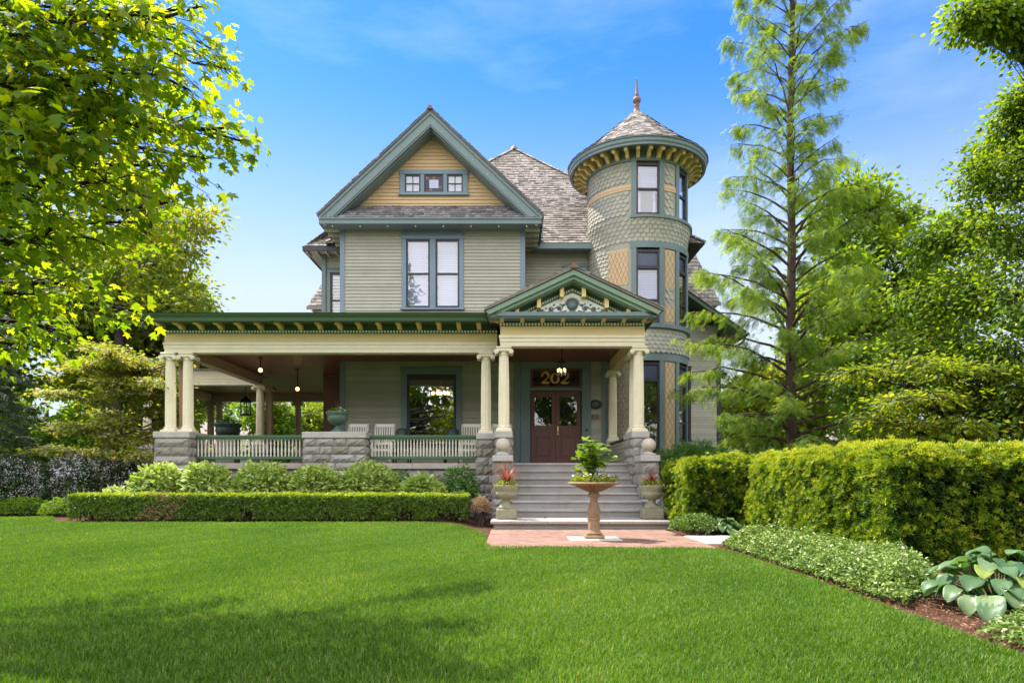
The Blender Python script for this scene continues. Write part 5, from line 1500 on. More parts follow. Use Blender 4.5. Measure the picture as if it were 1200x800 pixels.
tree('elm_tree', 'bright green tree at the far left edge behind the maple', (-19.5, 24, 0), [(-19.5, 24, -.1), (-19.4, 24, 4), (-19.2, 24, 9)], [.3, .25, .06],
     blob_lobes(g, (-19.3, 24, 7.0), (3.4, 2.6, 5.2), 50, 1.2, .4), K['midleaf'], K['bark_dark'], DIA, (.18, .28), 26, 17, 8, rise=.6, spread=.22, tshift=.1)
# dogwood in layers
g = G(9); dl = []
for i in range(34):
    a = g.uniform(0, 2*np.pi); r = g.uniform(.3, 1.65)*(1 if i < 26 else .6); z = g.uniform(1.5, 4.1)
    dl.append((np.array([-10.1+r*math.cos(a)*1.15, 17.7+r*math.sin(a)*.8, z+.0*r]), np.array([.62, .6, .14])))
for i in range(8): dl.append((np.array([g.uniform(-9.3, -8.95), g.uniform(17.7, 18.4), g.uniform(1.7, 3.7)]), np.array([.5, .4, .16])))
for i in range(12):
    a = g.uniform(0, 2*np.pi); r = g.uniform(.2, 1.3); dl.append((np.array([-10.2+r*math.cos(a), 17.7+r*math.sin(a)*.8, g.uniform(3.7, 4.35)]), np.array([.6, .55, .16])))
dg_ = tree('dogwood_tree', 'small layered dogwood with pinkish bracts beside the stone corner pier', (-9.85, 17.6, .1), [(-9.85, 17.6, 0), (-9.95, 17.6, .8), (-10.1, 17.7, 1.8), (-10.2, 17.7, 3.4)], [.07, .06, .05, .02],
     dl, K['dogwoodleaf'], K['bark_pale'], DIA, (.08, .14), 22, 14, 9, rise=.35, droop=.2, spread=.12, flat=1, up=1.2, tshift=.14, tipy=.2, shell=.1)
# spruce
def conifer(name, label, base, h, nb, Lf, mat, bark, tm, seed, rise, sag, size, sprays, per, r0, z0=.6, group=None, spread=.1, hang=.5, keep=None, tshift=0, az=None, dens=None, curl=0.):
    g = np.random.default_rng(seed); root = empty(name, base, label, 'tree', group); b = np.array(base, float)
    zz = np.linspace(0, h, 14); tp = np.stack([b[0]+.03*np.sin(zz*1.1), b[1]+.03*np.cos(zz*.8), b[2]-.1+zz], 1); polys = [tp]; rad = [np.interp(zz, [0, .4, h], [r0*1.35, r0, .02])]
    LP = []; LD = []; LN = []; LT = []
    for i in range(nb):
        f = (i+.5)/nb; z = z0+(h-z0)*f**1.0; a = i*2.399963+g.uniform(-.4, .4); L = Lf(z)*g.uniform(.5, 1.2)
        if az is not None: a = az(a, z, g)
        rs = rise(z); d = np.array([math.cos(a), math.sin(a), 0])
        s = np.array([np.interp(z, tp[:, 2]-b[2]+.1, tp[:, 0]), np.interp(z, tp[:, 2]-b[2]+.1, tp[:, 1]), b[2]+z])
        t = np.linspace(0, 1, 9)[:, None]
        p = s+d*L*t+np.array([0, 0, 1])*(rs*L*t-sag(z)*L*t**2); p[1:] += g.normal(0, .02*L, (8, 3))*t[1:]
        if keep is not None and not keep(p[-1]): continue
        rb = max(.012, r0*.32*(1-f)**.8*min(1, L/1.5)); polys.append(p); rad.append(np.linspace(rb, .005, 9))
        ns = int(sprays*L*(dens(z) if dens else 1))+2
        side = np.cross(d, [0, 0, 1])
        for q in range(ns):
            u = g.uniform(.22, 1.0)**.8; k = u*8; k0 = min(int(k), 7); o = p[k0]*(1-(k-k0))+p[k0+1]*(k-k0)
            sl = (.18+.42*(1-u)*min(1, L/2))*g.uniform(.6, 1.3); sg = g.choice([-1, 1])
            e = o+(d*.55+side*sg*g.uniform(.3, 1.))*sl+np.array([0, 0, -hang*sl*g.uniform(.3, 1.2)])
            polys.append(np.stack([o, (o+e)/2+[0, 0, .04*sl], e])); rad.append(np.array([.006, .004, .002]))
            w = g.uniform(.05, 1.05, per)[:, None]; pos = o*(1-w)+e*w+g.normal(0, spread*.4, (per, 3))
            ax = norm(e-o); LP.append(pos); LD.append(ax+side*g.choice([-1, 1], (per, 1))*.9+g.normal(0, .35, (per, 3))+[0, 0, -hang*.5]); LN.append(np.array([0, 0, 1.])+g.normal(0, .45, (per, 3))); LT.append(np.clip(g.normal(.5+tshift, .17, per)+g.normal(0, .09)+.12*(u-.6), 0, 1))
    LP = np.concatenate(LP); LD = np.concatenate(LD); LN = np.concatenate(LN); LT = np.concatenate(LT)
    V, T, t = place(LP, LN, LD, g.uniform(*size, len(LP)), tm, LT); np_mesh('crown', V, T, mat, root, tint=t)
    V, T = tubes(polys, rad, 8); np_mesh('trunk', V, T, bark, root, smooth=True); return root
conifer('spruce_tree', 'dark drooping spruce at the left edge behind the low shrubs', (-13.9, 17.8, .1), 5.6, 54, lambda z: 2.7*(1-z/7.2), K['spruceleaf'], K['bark_dark'], FROND, 12, lambda z: .05, lambda z: .22, (.12, .2), 13, 9, .13, .3, hang=.6)
# dawn redwood on the right
RX, RY = 6.95, 17.0
def rl(z): return float(np.interp(z, [0, 1.2, 3.2, 5.6, 9, 12, 15, 18], [3.2, 3.4, 3.0, 2.1, 1.7, 1.55, 1.25, .4]))
conifer('redwood_tree', 'tall slender redwood with feathery sparse boughs right of the tower', (RX, RY, 0), 18, 165, rl, K['redwoodleaf'], K['bark'], FROND, 14,
        lambda z: float(np.interp(z, [0, 2, 5, 12], [.42, .42, .75, 1.15])), lambda z: float(np.interp(z, [0, 3, 12], [.34, .36, .42])), (.12, .23), 9.5, 10, .155, .9, hang=.95, spread=.13, tshift=.10,
        dens=lambda z: float(np.interp(z, [0, 3, 6, 14], [2.0, 1.5, 1.0, 1.1])))
# right-hand trees
g = G(15)
tree('locust_tree', 'round bright green tree behind and right of the redwood', (14.2, 27, 0), [(14.2, 27, -.1), (14.2, 27, 3), (14.4, 27, 9)], [.28, .24, .06],
     blob_lobes(g, (14.4, 27, 7.2), (3.6, 3, 6.0), 66, 1.15, .35), K['midleaf'], K['bark_dark'], DIA, (.19, .29), 26, 18, 15, rise=.7, spread=.22, tshift=.12)
tree('hornbeam_tree', 'lower bright tree filling the gap behind the redwood trunk', (11.2, 29, 0), [(11.2, 29, -.1), (11.2, 29, 2.5), (11.3, 29, 6)], [.2, .16, .05],
     blob_lobes(g, (11.2, 29, 3.6), (2.9, 2.2, 2.6), 34, 1.0, .3), K['paleleaf'], K['bark_dark'], DIA, (.18, .28), 26, 18, 16, rise=.7, spread=.22, tshift=.15)
rl_ = []
g = G(17)
for (px, py, D, r) in [(1190, 150, 13, .6), (1190, 190, 12.5, .9), (1150, 210, 13, .7), (1120, 265, 13.5, .7), (1165, 275, 12.5, .9), (1080, 290, 14, .6), (1135, 335, 13, .9), (1190, 345, 12, 1.), (1070, 350, 14, .8), (1110, 400, 13.5, .9), (1175, 420, 12.5, .9), (1050, 420, 14, .8), (1085, 460, 13.5, .8), (1150, 475, 13, .8), (1200, 470, 12, .8), (1195, 130, 13, .5), (1250, 150, 13, 1.0), (1240, 250, 12.5, 1.2), (1250, 360, 12, 1.2), (1280, 460, 12, 1.1), (1300, 200, 13.5, 1.3),
                       (1128, 14, 11, .32), (1160, 8, 11, .36), (1190, 10, 11, .4), (1215, -10, 11.2, .5), (1190, -40, 11.5, .45), (1030, 480, 14, .6), (1000, 455, 14.5, .6), (1160, 180, 14, .45), (1205, 110, 12.6, .35)]:
    rl_.append((PX(px, py, D), np.array([1, 1, .66])*r*1.1))
tree('beech_tree', 'large dense bright green tree at the right edge above the hedge', (12.9, 14.2, 0), [(12.9, 14.2, -.1), (12.9, 14.1, 2), (12.8, 14, 5), (12.8, 13.6, 9), (12.8, 13.4, 11.5)], [.34, .28, .22, .14, .05],
     rl_, K['midleaf'], K['bark_dark'], OVAL, (.075, .125), 52, 25, 17, rise=.35, droop=.45, spread=.15, tshift=.13, limb_r=.3, flat=0, up=.9, shell=.25)
g = G(18)
dl = [(np.array([g.uniform(6.2, 11), g.uniform(11.3, 13.4), z]), np.array([.85, .6, .17])) for z in g.uniform(1.2, 3.1, 34)]
tree('viburnum_tree', 'layered leafy understory tree just behind the tall yew hedge', (8.6, 12.6, 0), [(8.6, 12.6, -.1), (8.6, 12.6, .8), (8.7, 12.5, 2), (8.8, 12.4, 3)], [.09, .08, .06, .02],
     dl, K['paleleaf'], K['bark_dark'], OVAL, (.07, .12), 26, 14, 18, rise=.35, spread=.13, flat=1, up=1.2, tshift=.08, shell=.1)

# distant woods (too many to count) behind everything and behind the camera
def woods(name, label, spots, mat, seed, tm=DIA, size=(.35, .6), per=700):
    g = G(seed); LP = []; LN = []; LT = []; polys = []; rad = []
    for (x, y, h, r) in spots:
        nl = 16; cs = np.array([x, y, h*.55])+norm(g.normal(0, 1, (nl, 3)))*np.array([r, r, h*.42])*g.uniform(.35, 1, (nl, 1)); cs[:, 2] = np.maximum(cs[:, 2], .8)
        k = g.integers(0, nl, per); d = norm(g.normal(0, 1, (per, 3))); p = cs[k]+d*(r*.45)*g.uniform(.5, 1, (per, 1)); LP.append(p); LN.append(d*.7+[0, 0, .5]+g.normal(0, .3, (per, 3))); LT.append(np.clip(g.normal(.5, .18, per)+g.normal(0, .12), 0, 1))
        polys.append(np.array([(x, y, -.1), (x, y, h*.3), (x+.2, y, h*.7)])); rad.append(np.array([.3, .25, .08]))
    LP = np.concatenate(LP); LN = np.concatenate(LN); LT = np.concatenate(LT); V, T, t = place(LP, LN, g.normal(0, 1, LP.shape), g.uniform(*size, len(LP)), tm, LT)
    V2, T2 = tubes(polys, rad); 
    o = np_mesh(name, V, T, mat, tint=t, origin=(spots[0][0], spots[0][1], 0)); tag(o, label, 'woods', kind='stuff')
    o2 = np_mesh('woodland_trunks', V2, T2, K['bark_dark'], o); return o
g = G(20)
woods('distant_woods', 'far belt of leafy trees beyond the house on both sides', [(x, 52+g.uniform(-6, 10), g.uniform(8, 11.5) if x < -14 else g.uniform(5.0, 7.5) if 8 < x < 20 else g.uniform(6.5, 9), g.uniform(2.6, 3.6)) for x in np.r_[-62:-23.5:3.4, -18:64:3.4] ], K['midleaf'], 21, size=(.4, .7), per=800)
g = G(23)
woods('street_woods', 'trees across the street that the windows reflect', [(x, g.uniform(-34, -22), g.uniform(15, 21), g.uniform(3.5, 5)) for x in np.arange(-44, 46, 3.2)], K['midleaf'], 24, size=(.5, .9), per=1700)

# neighbour houses seen through the porch and past the tower
def neighbour(name, label, x0, x1, y0, y1, zw, zr, wallm, roofm, wins):
    t = empty(name, ((x0+x1)/2, y0, 0), label, 'house', None)
    m = MB(); m.box(x0, x1, y0, y1, 0, zw); m.build('wall', wallm, t)
    m = MB(); o = .4; ym = (y0+y1)/2
    shakes(m, (x0-o, y0-o, zw-.1), (1, 0, 0), (0, ym-y0+o, zr-zw), lambda b: (0, x1-x0+2*o), math.hypot(ym-y0+o, zr-zw), .3, (.3, .6), .04, r=random.Random(61))
    m.prism([(x0-o, y0-o, zw-.12), (x0-o, ym, zr-.02), (x0-o, y1+o, zw-.12)], (x1-x0+2*o, 0, 0), .5); m.build('roof', roofm, t)
    for (a, b, c, d) in wins:
        f = MB(); f.bbox(a-.1, b+.1, y0-.06, y0+.02, c-.1, d+.1); w_ = f.build('window', K['white'], t); q = MB(); q.box(a, b, y0-.08, y0-.062, c, d); q.build('pane', K['bluegl'], w_)
    return t
g = G(26)
for i, (x, y, lab) in enumerate(((-12.9, 37, 'small bright green tree framed by the far end of the porch'), (-11.2, 39, 'small tree with grey green leaves next to the rear porch post'))):
    tree('garden_tree', lab, (x, y, 0), [(x, y, -.1), (x, y, 1.5), (x+.1, y, 4)], [.14, .12, .04], blob_lobes(g, (x, y, 3.4), (1.35, 1.4, 2.6), 20, .75, .3), K['midleaf' if i == 0 else 'paleleaf'], K['bark_dark'], DIA, (.17, .27), 24, 16, 27+i, rise=.6, spread=.2, tshift=.1-.1*i, group='small trees behind the porch')
neighbour('neighbour_house', 'pinkish roofed neighbour house seen through the left porch', -21, -16.4, 44, 51, 2.4, 4.9, K['offwhite'], K['pinkroof'], [(-19, -18, 1, 2.3)])
neighbour('neighbour_garage', 'low pinkish roofed building seen right of the tower', 12.2, 20, 42, 48, 3.4, 6.3, K['offwhite'], K['pinkroof'], [(14, 15, 1.2, 2.4)])

# ------------------------------------------------------------------ hedges and shrubs
def box_surface(g, x0, x1, y0, y1, z0, z1, n, faces):
    """points and outward normals over the faces of a box"""
    A = {'f': (x1-x0)*(z1-z0), 'b': (x1-x0)*(z1-z0), 'l': (y1-y0)*(z1-z0), 'r': (y1-y0)*(z1-z0), 't': (x1-x0)*(y1-y0)}
    tot = sum(A[f] for f in faces); P = []; N = []
    for f in faces:
        k = int(n*A[f]/tot); u, v = g.random(k), g.random(k); X, Y, Z = x0+(x1-x0)*u, y0+(y1-y0)*u, z0+(z1-z0)*v
        if f == 'f': P.append(np.stack([X, X*0+y0, Z], 1)); N.append(np.tile([0, -1, 0], (k, 1)))
        elif f == 'b': P.append(np.stack([X, X*0+y1, Z], 1)); N.append(np.tile([0, 1, 0], (k, 1)))
        elif f == 'l': P.append(np.stack([Y*0+x0, Y, Z], 1)); N.append(np.tile([-1, 0, 0], (k, 1)))
        elif f == 'r': P.append(np.stack([Y*0+x1, Y, Z], 1)); N.append(np.tile([1, 0, 0], (k, 1)))
        else: P.append(np.stack([X, y0+(y1-y0)*v, X*0+z1], 1)); N.append(np.tile([0, 0, 1], (k, 1)))
    return np.concatenate(P), np.concatenate(N).astype(float)

# boxwood hedge along the porch bed
g = G(31)
hx0, hx1, hy0, hy1, hz0, hz1 = -9.05, -.92, 13.92, 14.72, .16, .66
hd = empty('boxwood_hedge', (-5, 14.3, .1), 'low clipped boxwood hedge with yellow green top below the porch', 'hedge')
P_, N_ = box_surface(g, hx0, hx1, hy0, hy1, hz0, hz1, 60000, 'fblrt')
dep = g.exponential(.035, len(P_)); P2 = P_-N_*dep[:, None]+N_*(.03*vnoise(P_, 7, 1)[:, None])+N_*(.032*vnoise(P_, 17, 6)[:, None])
# rounded ends and thin places near the ground
thin = (vnoise(P_*[1, 1, .3], 3.2, 2) > .25) & (P_[:, 2] < .30+.1*g.random(len(P_))) ; keepm = ~(thin & (N_[:, 2] < .5) & (g.random(len(P_)) < .8))
P2, N2, dep2 = P2[keepm], N_[keepm], dep[keepm]
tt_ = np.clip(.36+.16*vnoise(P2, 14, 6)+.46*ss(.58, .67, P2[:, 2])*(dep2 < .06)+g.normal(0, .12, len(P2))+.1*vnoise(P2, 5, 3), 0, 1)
brown = (np.abs(P2[:, 0]+7.15)+.3*vnoise(P2, 6, 4) < .30) & (g.random(len(P2)) < .6)
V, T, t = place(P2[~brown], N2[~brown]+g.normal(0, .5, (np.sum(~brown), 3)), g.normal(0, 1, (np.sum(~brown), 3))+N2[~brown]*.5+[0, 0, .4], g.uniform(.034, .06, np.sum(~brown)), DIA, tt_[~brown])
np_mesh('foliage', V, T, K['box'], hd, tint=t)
V, T, t = place(P2[brown], N2[brown]+g.normal(0, .5, (np.sum(brown), 3)), g.normal(0, 1, (np.sum(brown), 3))+N2[brown]*.5, g.uniform(.03, .05, np.sum(brown)), DIA, np.clip(g.normal(.4, .2, np.sum(brown)), 0, 1))
o = np_mesh('scorched_foliage', V, T, K['dry'], hd, tint=t); o['label'] = 'scorched orange brown patch of the hedge'
polys = []; rad = []
for i in range(420):
    x = g.uniform(hx0+.1, hx1-.1); y = g.uniform(hy0+.12, hy1-.12); q = np.array([x, y, .08])
    for b in range(2): polys.append(np.stack([q, q+[g.normal(0, .05), g.normal(0, .05), .2], q+[g.normal(0, .14), g.normal(0, .14), .5]])); rad.append(np.array([.012, .009, .004]))
V, T = tubes(polys, rad); np_mesh('stems', V, T, K['bark'], hd)

# tall yew hedges to the right
TUFT5 = _tuft(6, .12)
def yew_hedge(label, boxes, seed, dens, base, gap=0.):
    """clumps of needle tufts: pale tips outside, dark old growth and gaps between"""
    g = G(seed); hd = empty('yew_hedge', base, label, 'hedge'); Ps = []; Ns = []
    def surf(n):
        PP = []; NN = []
        for (x0, x1, y0, y1, z0, z1, faces) in boxes:
            ar = (x1-x0)*(y1-y0)+(x1-x0+y1-y0)*2*(z1-z0); p, nn = box_surface(g, x0, x1, y0, y1, z0, z1, int(n*ar), faces)
            ex = np.minimum.reduce([p[:, 0]-x0, x1-p[:, 0]]); ey = np.minimum(p[:, 1]-y0, y1-p[:, 1]); ez = z1-p[:, 2]
            rd = np.where(nn[:, 2] > .5, np.clip(.16-np.minimum(ex, ey), 0, .16), np.clip(.16-ez, 0, .16))
            lump = .10*vnoise(p, 2.6, seed+1)+.06*vnoise(p, 8., seed+2)
            PP.append(p+nn*(lump-rd*.75)[:, None]); NN.append(nn)
        return np.concatenate(PP), np.concatenate(NN)
    C, CN = surf(dens)
    if gap:
        hole = (vnoise(C, 4.5, seed+5) > .1) & (CN[:, 1] < -.5) & (C[:, 2] < 1.05) & (g.random(len(C)) < gap); C, CN = C[~hole], CN[~hole]
    dep = np.minimum(g.exponential(.05, len(C)), .22); C = C-CN*dep[:, None]; m = 12
    ct = g.normal(0, .10, len(C)); P = np.repeat(C, m, 0); N = np.repeat(CN, m, 0); off = g.normal(0, 1, P.shape)*.034; P = P+off
    outw = np.sum(off*(N*.7+[0, 0, .55]), 1)
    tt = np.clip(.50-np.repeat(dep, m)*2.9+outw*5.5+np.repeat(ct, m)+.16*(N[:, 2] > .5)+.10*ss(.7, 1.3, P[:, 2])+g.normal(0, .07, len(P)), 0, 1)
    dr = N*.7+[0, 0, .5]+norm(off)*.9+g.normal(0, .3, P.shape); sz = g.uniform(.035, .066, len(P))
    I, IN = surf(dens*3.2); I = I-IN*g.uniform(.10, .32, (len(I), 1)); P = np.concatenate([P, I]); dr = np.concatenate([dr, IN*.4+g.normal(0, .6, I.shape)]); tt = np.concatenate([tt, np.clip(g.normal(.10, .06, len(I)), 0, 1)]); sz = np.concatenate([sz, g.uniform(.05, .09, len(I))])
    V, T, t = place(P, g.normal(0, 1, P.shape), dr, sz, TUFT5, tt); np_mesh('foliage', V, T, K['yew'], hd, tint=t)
    polys = []; rad = []
    for (x0, x1, y0, y1, z0, z1, faces) in boxes:
        for i in range(int((x1-x0)*(y1-y0)*22)+6):
            q = np.array([g.uniform(x0+.3, x1-.35), g.uniform(y0+.25, y1-.35), 0.])
            for b in range(4):
                e = q+[g.normal(0, .14), g.normal(0, .14), g.uniform(.5, 1.05)]; polys.append(np.stack([q, (q+e)/2+g.normal(0, .05, 3), e])); rad.append(np.array([.022, .014, .006]))
    V, T = tubes(polys, rad); np_mesh('stems', V, T, K['bark_dark'], hd); return hd
yew_hedge('shorter block of yellow green yew hedge beside the steps', [(3.22, 5.4, 12.4, 14.1, .06, 1.32, 'flrt')], 41, 150, (4.5, 13, 0))
yew_hedge('long tall yew hedge with bright tips along the right bed', [(4.22, 6.6, 8.6, 12.1, .06, 1.34, 'flt'), (4.27, 9.6, 7.7, 8.9, .06, 1.33, 'flt')], 43, 150, (5.5, 9, 0), gap=.5)

def mound(name, label, c, rad, mat, n, size, tm, seed, cat='shrub', group=None, tsh=0., up=.35, stems=12, stemmat='bark', lump=.14, droop=.2, inner=.35, tvar=.16, extra=None, base=None):
    """a dome of leaves on stems: outer skin plus an inner layer"""
    g = G(seed); c = np.asarray(c, float); rad = np.asarray(rad, float)
    b = base or (c[0], c[1], float(zg(c[0], c[1]))); o = empty(name, b, label, cat, group)
    d = norm(g.normal(0, 1, (n, 3))); d[:, 2] = np.abs(d[:, 2])*1.0-.12; d = norm(d)
    f = np.where(g.random(n) < inner, g.uniform(.45, .9, n), g.uniform(.86, 1.04, n))
    p = c+d*rad*(f*(1+lump*vnoise(d*3, 1.6, seed)+lump*.6*vnoise(d*3, 4, seed+1)))[:, None]
    tt = np.clip(g.normal(.5+tsh, tvar, n)+.10*(f-.85)*3, 0, 1)
    V, T, t = place(p, d*.6+[0, 0, up]+g.normal(0, .35, (n, 3)), d*[1, 1, .5]+[0, 0, -droop]+g.normal(0, .4, (n, 3)), g.uniform(*size, n), tm, tt)
    np_mesh('foliage', V, T, mat, o, tint=t)
    polys = []; rr = []
    for i in range(stems):
        e = c+norm(g.normal(0, 1, 3)*[1, 1, .6]+[0, 0, .5])*rad*.8; s = np.array([b[0]+g.normal(0, .06), b[1]+g.normal(0, .06), b[2]-.03]); polys.append(bez(s, (s+e)/2+[0, 0, .1*rad[2]], e, 5)); rr.append(np.linspace(.014, .004, 5))
    V, T = tubes(polys, rr); np_mesh('stems', V, T, K[stemmat], o); return o
hyd = [(-7.85, 15.4, .64, .60, 'leftmost pale hydrangea clump below the corner pier'), (-6.85, 15.45, .66, .62, 'round hydrangea clump below the left railing'), (-5.55, 15.4, .68, .62, 'large hydrangea clump left of the central pier'),
       (-4.35, 15.35, .62, .56, 'hydrangea clump right under the central stone pier'), (-3.2, 15.4, .70, .62, 'tall hydrangea clump under the right railing'), (-2.0, 15.2, .50, .36, 'lowest hydrangea clump near the right end of the hedge')]
for i, (x, y, r, h, lab) in enumerate(hyd):
    mound('hydrangea_bush', lab, (x, y-.15, .62), (r*.95, r*.8, h*1.12), K['hydrangea'], 3000, (.08, .14), OVAL, 60+i, group='hydrangea bushes between hedge and porch', tsh=.12, up=.9, droop=.15)
mound('hydrangea_bush', 'small pale hydrangea at the far left end behind the hedge', (-8.6, 15.0, .42), (.42, .4, .38), K['hydrangea'], 900, (.06, .11), OVAL, 69, group='hydrangea bushes between hedge and porch', tsh=.15, up=.9)
mound('clematis_bush', 'darker green taller plant at the right end of the porch bed', (-1.2, 15.55, .62), (.42, .38, .62), K['fern'], 1500, (.06, .11), OVAL, 70, tsh=.1, lump=.25)
for i, (x, r) in enumerate(((-6.2, .35), (-4.95, .35), (-3.75, .3), (-2.5, .4))):
    mound('peony_bush', ['dark green plant left of the large hydrangea', 'dark green plant before the left side of the central pier', 'dark green plant before the right side of the central pier', 'dark green plant beside the lowest hydrangea'][i], (x, 15.85, .6), (r, r, .5), K['fern'], 700, (.06, .11), OVAL, 72+i, group='dark plants between the hydrangeas')
mound('barberry_bush', 'dry pinkish brown rounded shrub beside the landing', (-.66, 14.2, .34), (.22, .22, .27), K['dry'], 2600, (.018, .035), DIA, 80, stems=40, tsh=.05, lump=.08)
# left side shrubs
for i, (x, y, r, h, lab) in enumerate(((-12.4, 17.0, 1.0, .85, 'left part of the white flowering shrub row'), (-11.0, 17.2, 1.05, .95, 'middle white flowering shrub behind the low hedge'), (-9.6, 17.4, .9, .85, 'white flowering shrub beside the corner pier'))):
    fs = mound('flowering_shrub', lab, (x, y, .55), (r, .8, h), K['lilac'], 6500, (.055, .095), DIA, 84+i, group='white flowering shrubs left of the porch', tsh=.06, tvar=.2, stemmat='bark_dark')
    g = G(190+i); nc = 170; d = norm(g.normal(0, 1, (nc, 3))); d[:, 2] = np.abs(d[:, 2]); cc_ = np.array([x, y, .55])+d*np.array([r, .8, h])*1.02; P_ = np.repeat(cc_, 22, 0)+g.normal(0, .035, (nc*22, 3))*[1, 1, 1.5]
    V, T, t = place(P_, g.normal(0, .5, P_.shape)+[0, -.4, .8], g.normal(0, 1, P_.shape), g.uniform(.022, .04, len(P_)), DIA, g.random(len(P_))); np_mesh('blossoms', V, T, K['blossom'], fs, tint=t)
for i, (x, y, r, lab) in enumerate(((-12.6, 16.35, .7, 'low dark shrub at the left edge of the lawn'), (-11.5, 16.2, .6, 'low dark shrub in the middle of the left border'), (-10.4, 15.95, .5, 'low shrub near the left end of the boxwood hedge'))):
    mound('low_shrub', lab, (x, y, .22), (r, .5, .32), K['midleaf'], 2600, (.04, .07), DIA, 90+i, group='low shrubs at the left border', stemmat='bark_dark')
for i, (x, y, r, h, lab) in enumerate(((-20.2, 23, 1.9, 1.7, 'big green bush at the far left behind the spruce'), (-17.0, 22.5, 1.7, 1.5, 'rounded green bush behind the left flowering shrub'), (-14.6, 23.5, 1.5, 1.6, 'green bush behind the dark trunk'), (-22.6, 30, 2.2, 2.0, 'distant bush at the left picture edge'))):
    mound('privet_bush', lab, (x, y, h), (r, r*.8, h*1.15), K['midleaf'], 5200, (.11, .19), DIA, 160+i, group='bushes behind the left border', stemmat='bark_dark', lump=.25, tsh=-.02)
# right side plants
mound('juniper_shrub', 'feathery green shrub at the foot of the tower', (4.35, 16.3, .95), (1.15, .9, .85), K['fern'], 7500, (.10, .17), FROND, 95, lump=.25, up=.8, stemmat='bark_dark')
mound('juniper_shrub', 'lower feathery shrub between the tower and the redwood', (6.2, 15.4, .75), (1.0, .8, .8), K['fern'], 5500, (.10, .17), FROND, 96, lump=.25, up=.8, tsh=.05, stemmat='bark_dark')
mound('spirea_bush', 'small pale mound beside the landing', (3.2, 12.0, .13), (.42, .26, .24), K['vinca'], 1800, (.03, .055), DIA, 98, tsh=-.05)

# ground cover
def cover(name, label, poly, h, n, mat, size, seed, cat='ground cover'):
    g = G(seed); xs = [p[0] for p in poly]; ys = [p[1] for p in poly]
    x = g.uniform(min(xs), max(xs), n*2); y = g.uniform(min(ys), max(ys), n*2); k = in_poly(x, y, poly); x, y = x[k][:n], y[k][:n]
    p = np.stack([x, y, 0*x], 1); hh = h*(.8+.3*vnoise(p, 3.5, seed)+.45*vnoise(p, 13, seed+1))
    # lower towards the rim
    cx = np.array(poly + poly[:1]); dmin = np.full(len(x), 9.)
    for a, b in zip(cx[:-1], cx[1:]):
        ab = b-a; tq = np.clip(((x-a[0])*ab[0]+(y-a[1])*ab[1])/(ab@ab), 0, 1); dmin = np.minimum(dmin, np.hypot(x-a[0]-tq*ab[0], y-a[1]-tq*ab[1]))
    hh = hh*np.clip(dmin/.22, .12, 1)**.6; u = g.random(len(x))**.45; p[:, 2] = .01+hh*u
    V, T, t = place(p, np.array([0, 0, 1.])+g.normal(0, .5, p.shape), g.normal(0, 1, p.shape)*[1, 1, .5]+[0, 0, .1], g.uniform(*size, len(x)), DIA, np.clip(g.normal(.48, .25, len(x))+.45*(u-.75), 0, 1))
    return tag(np_mesh(name, V, T, mat, tint=t, origin=(xs[0], ys[0], 0)), label, cat, kind='stuff')
cover('ground_cover', 'pale variegated creeping ground cover along the foot of the yew hedge', [(3.04, 9.95), (3.06, 7.5), (3.0, 5.6), (3.05, 5.25), (3.2, 5.5), (3.7, 5.9), (4.35, 7.0), (4.45, 9.6), (3.6, 10.2)], .27, 46000, K['vinca'], (.024, .046), 101)
cover('ground_cover', 'yellow green creeping ground cover in front of the hosta', [(2.93, 4.3), (2.92, 3.0), (3.0, 1.5), (5.0, 1.5), (5.0, 4.6), (3.4, 4.75)], .20, 24000, K['vinca'], (.022, .042), 103)
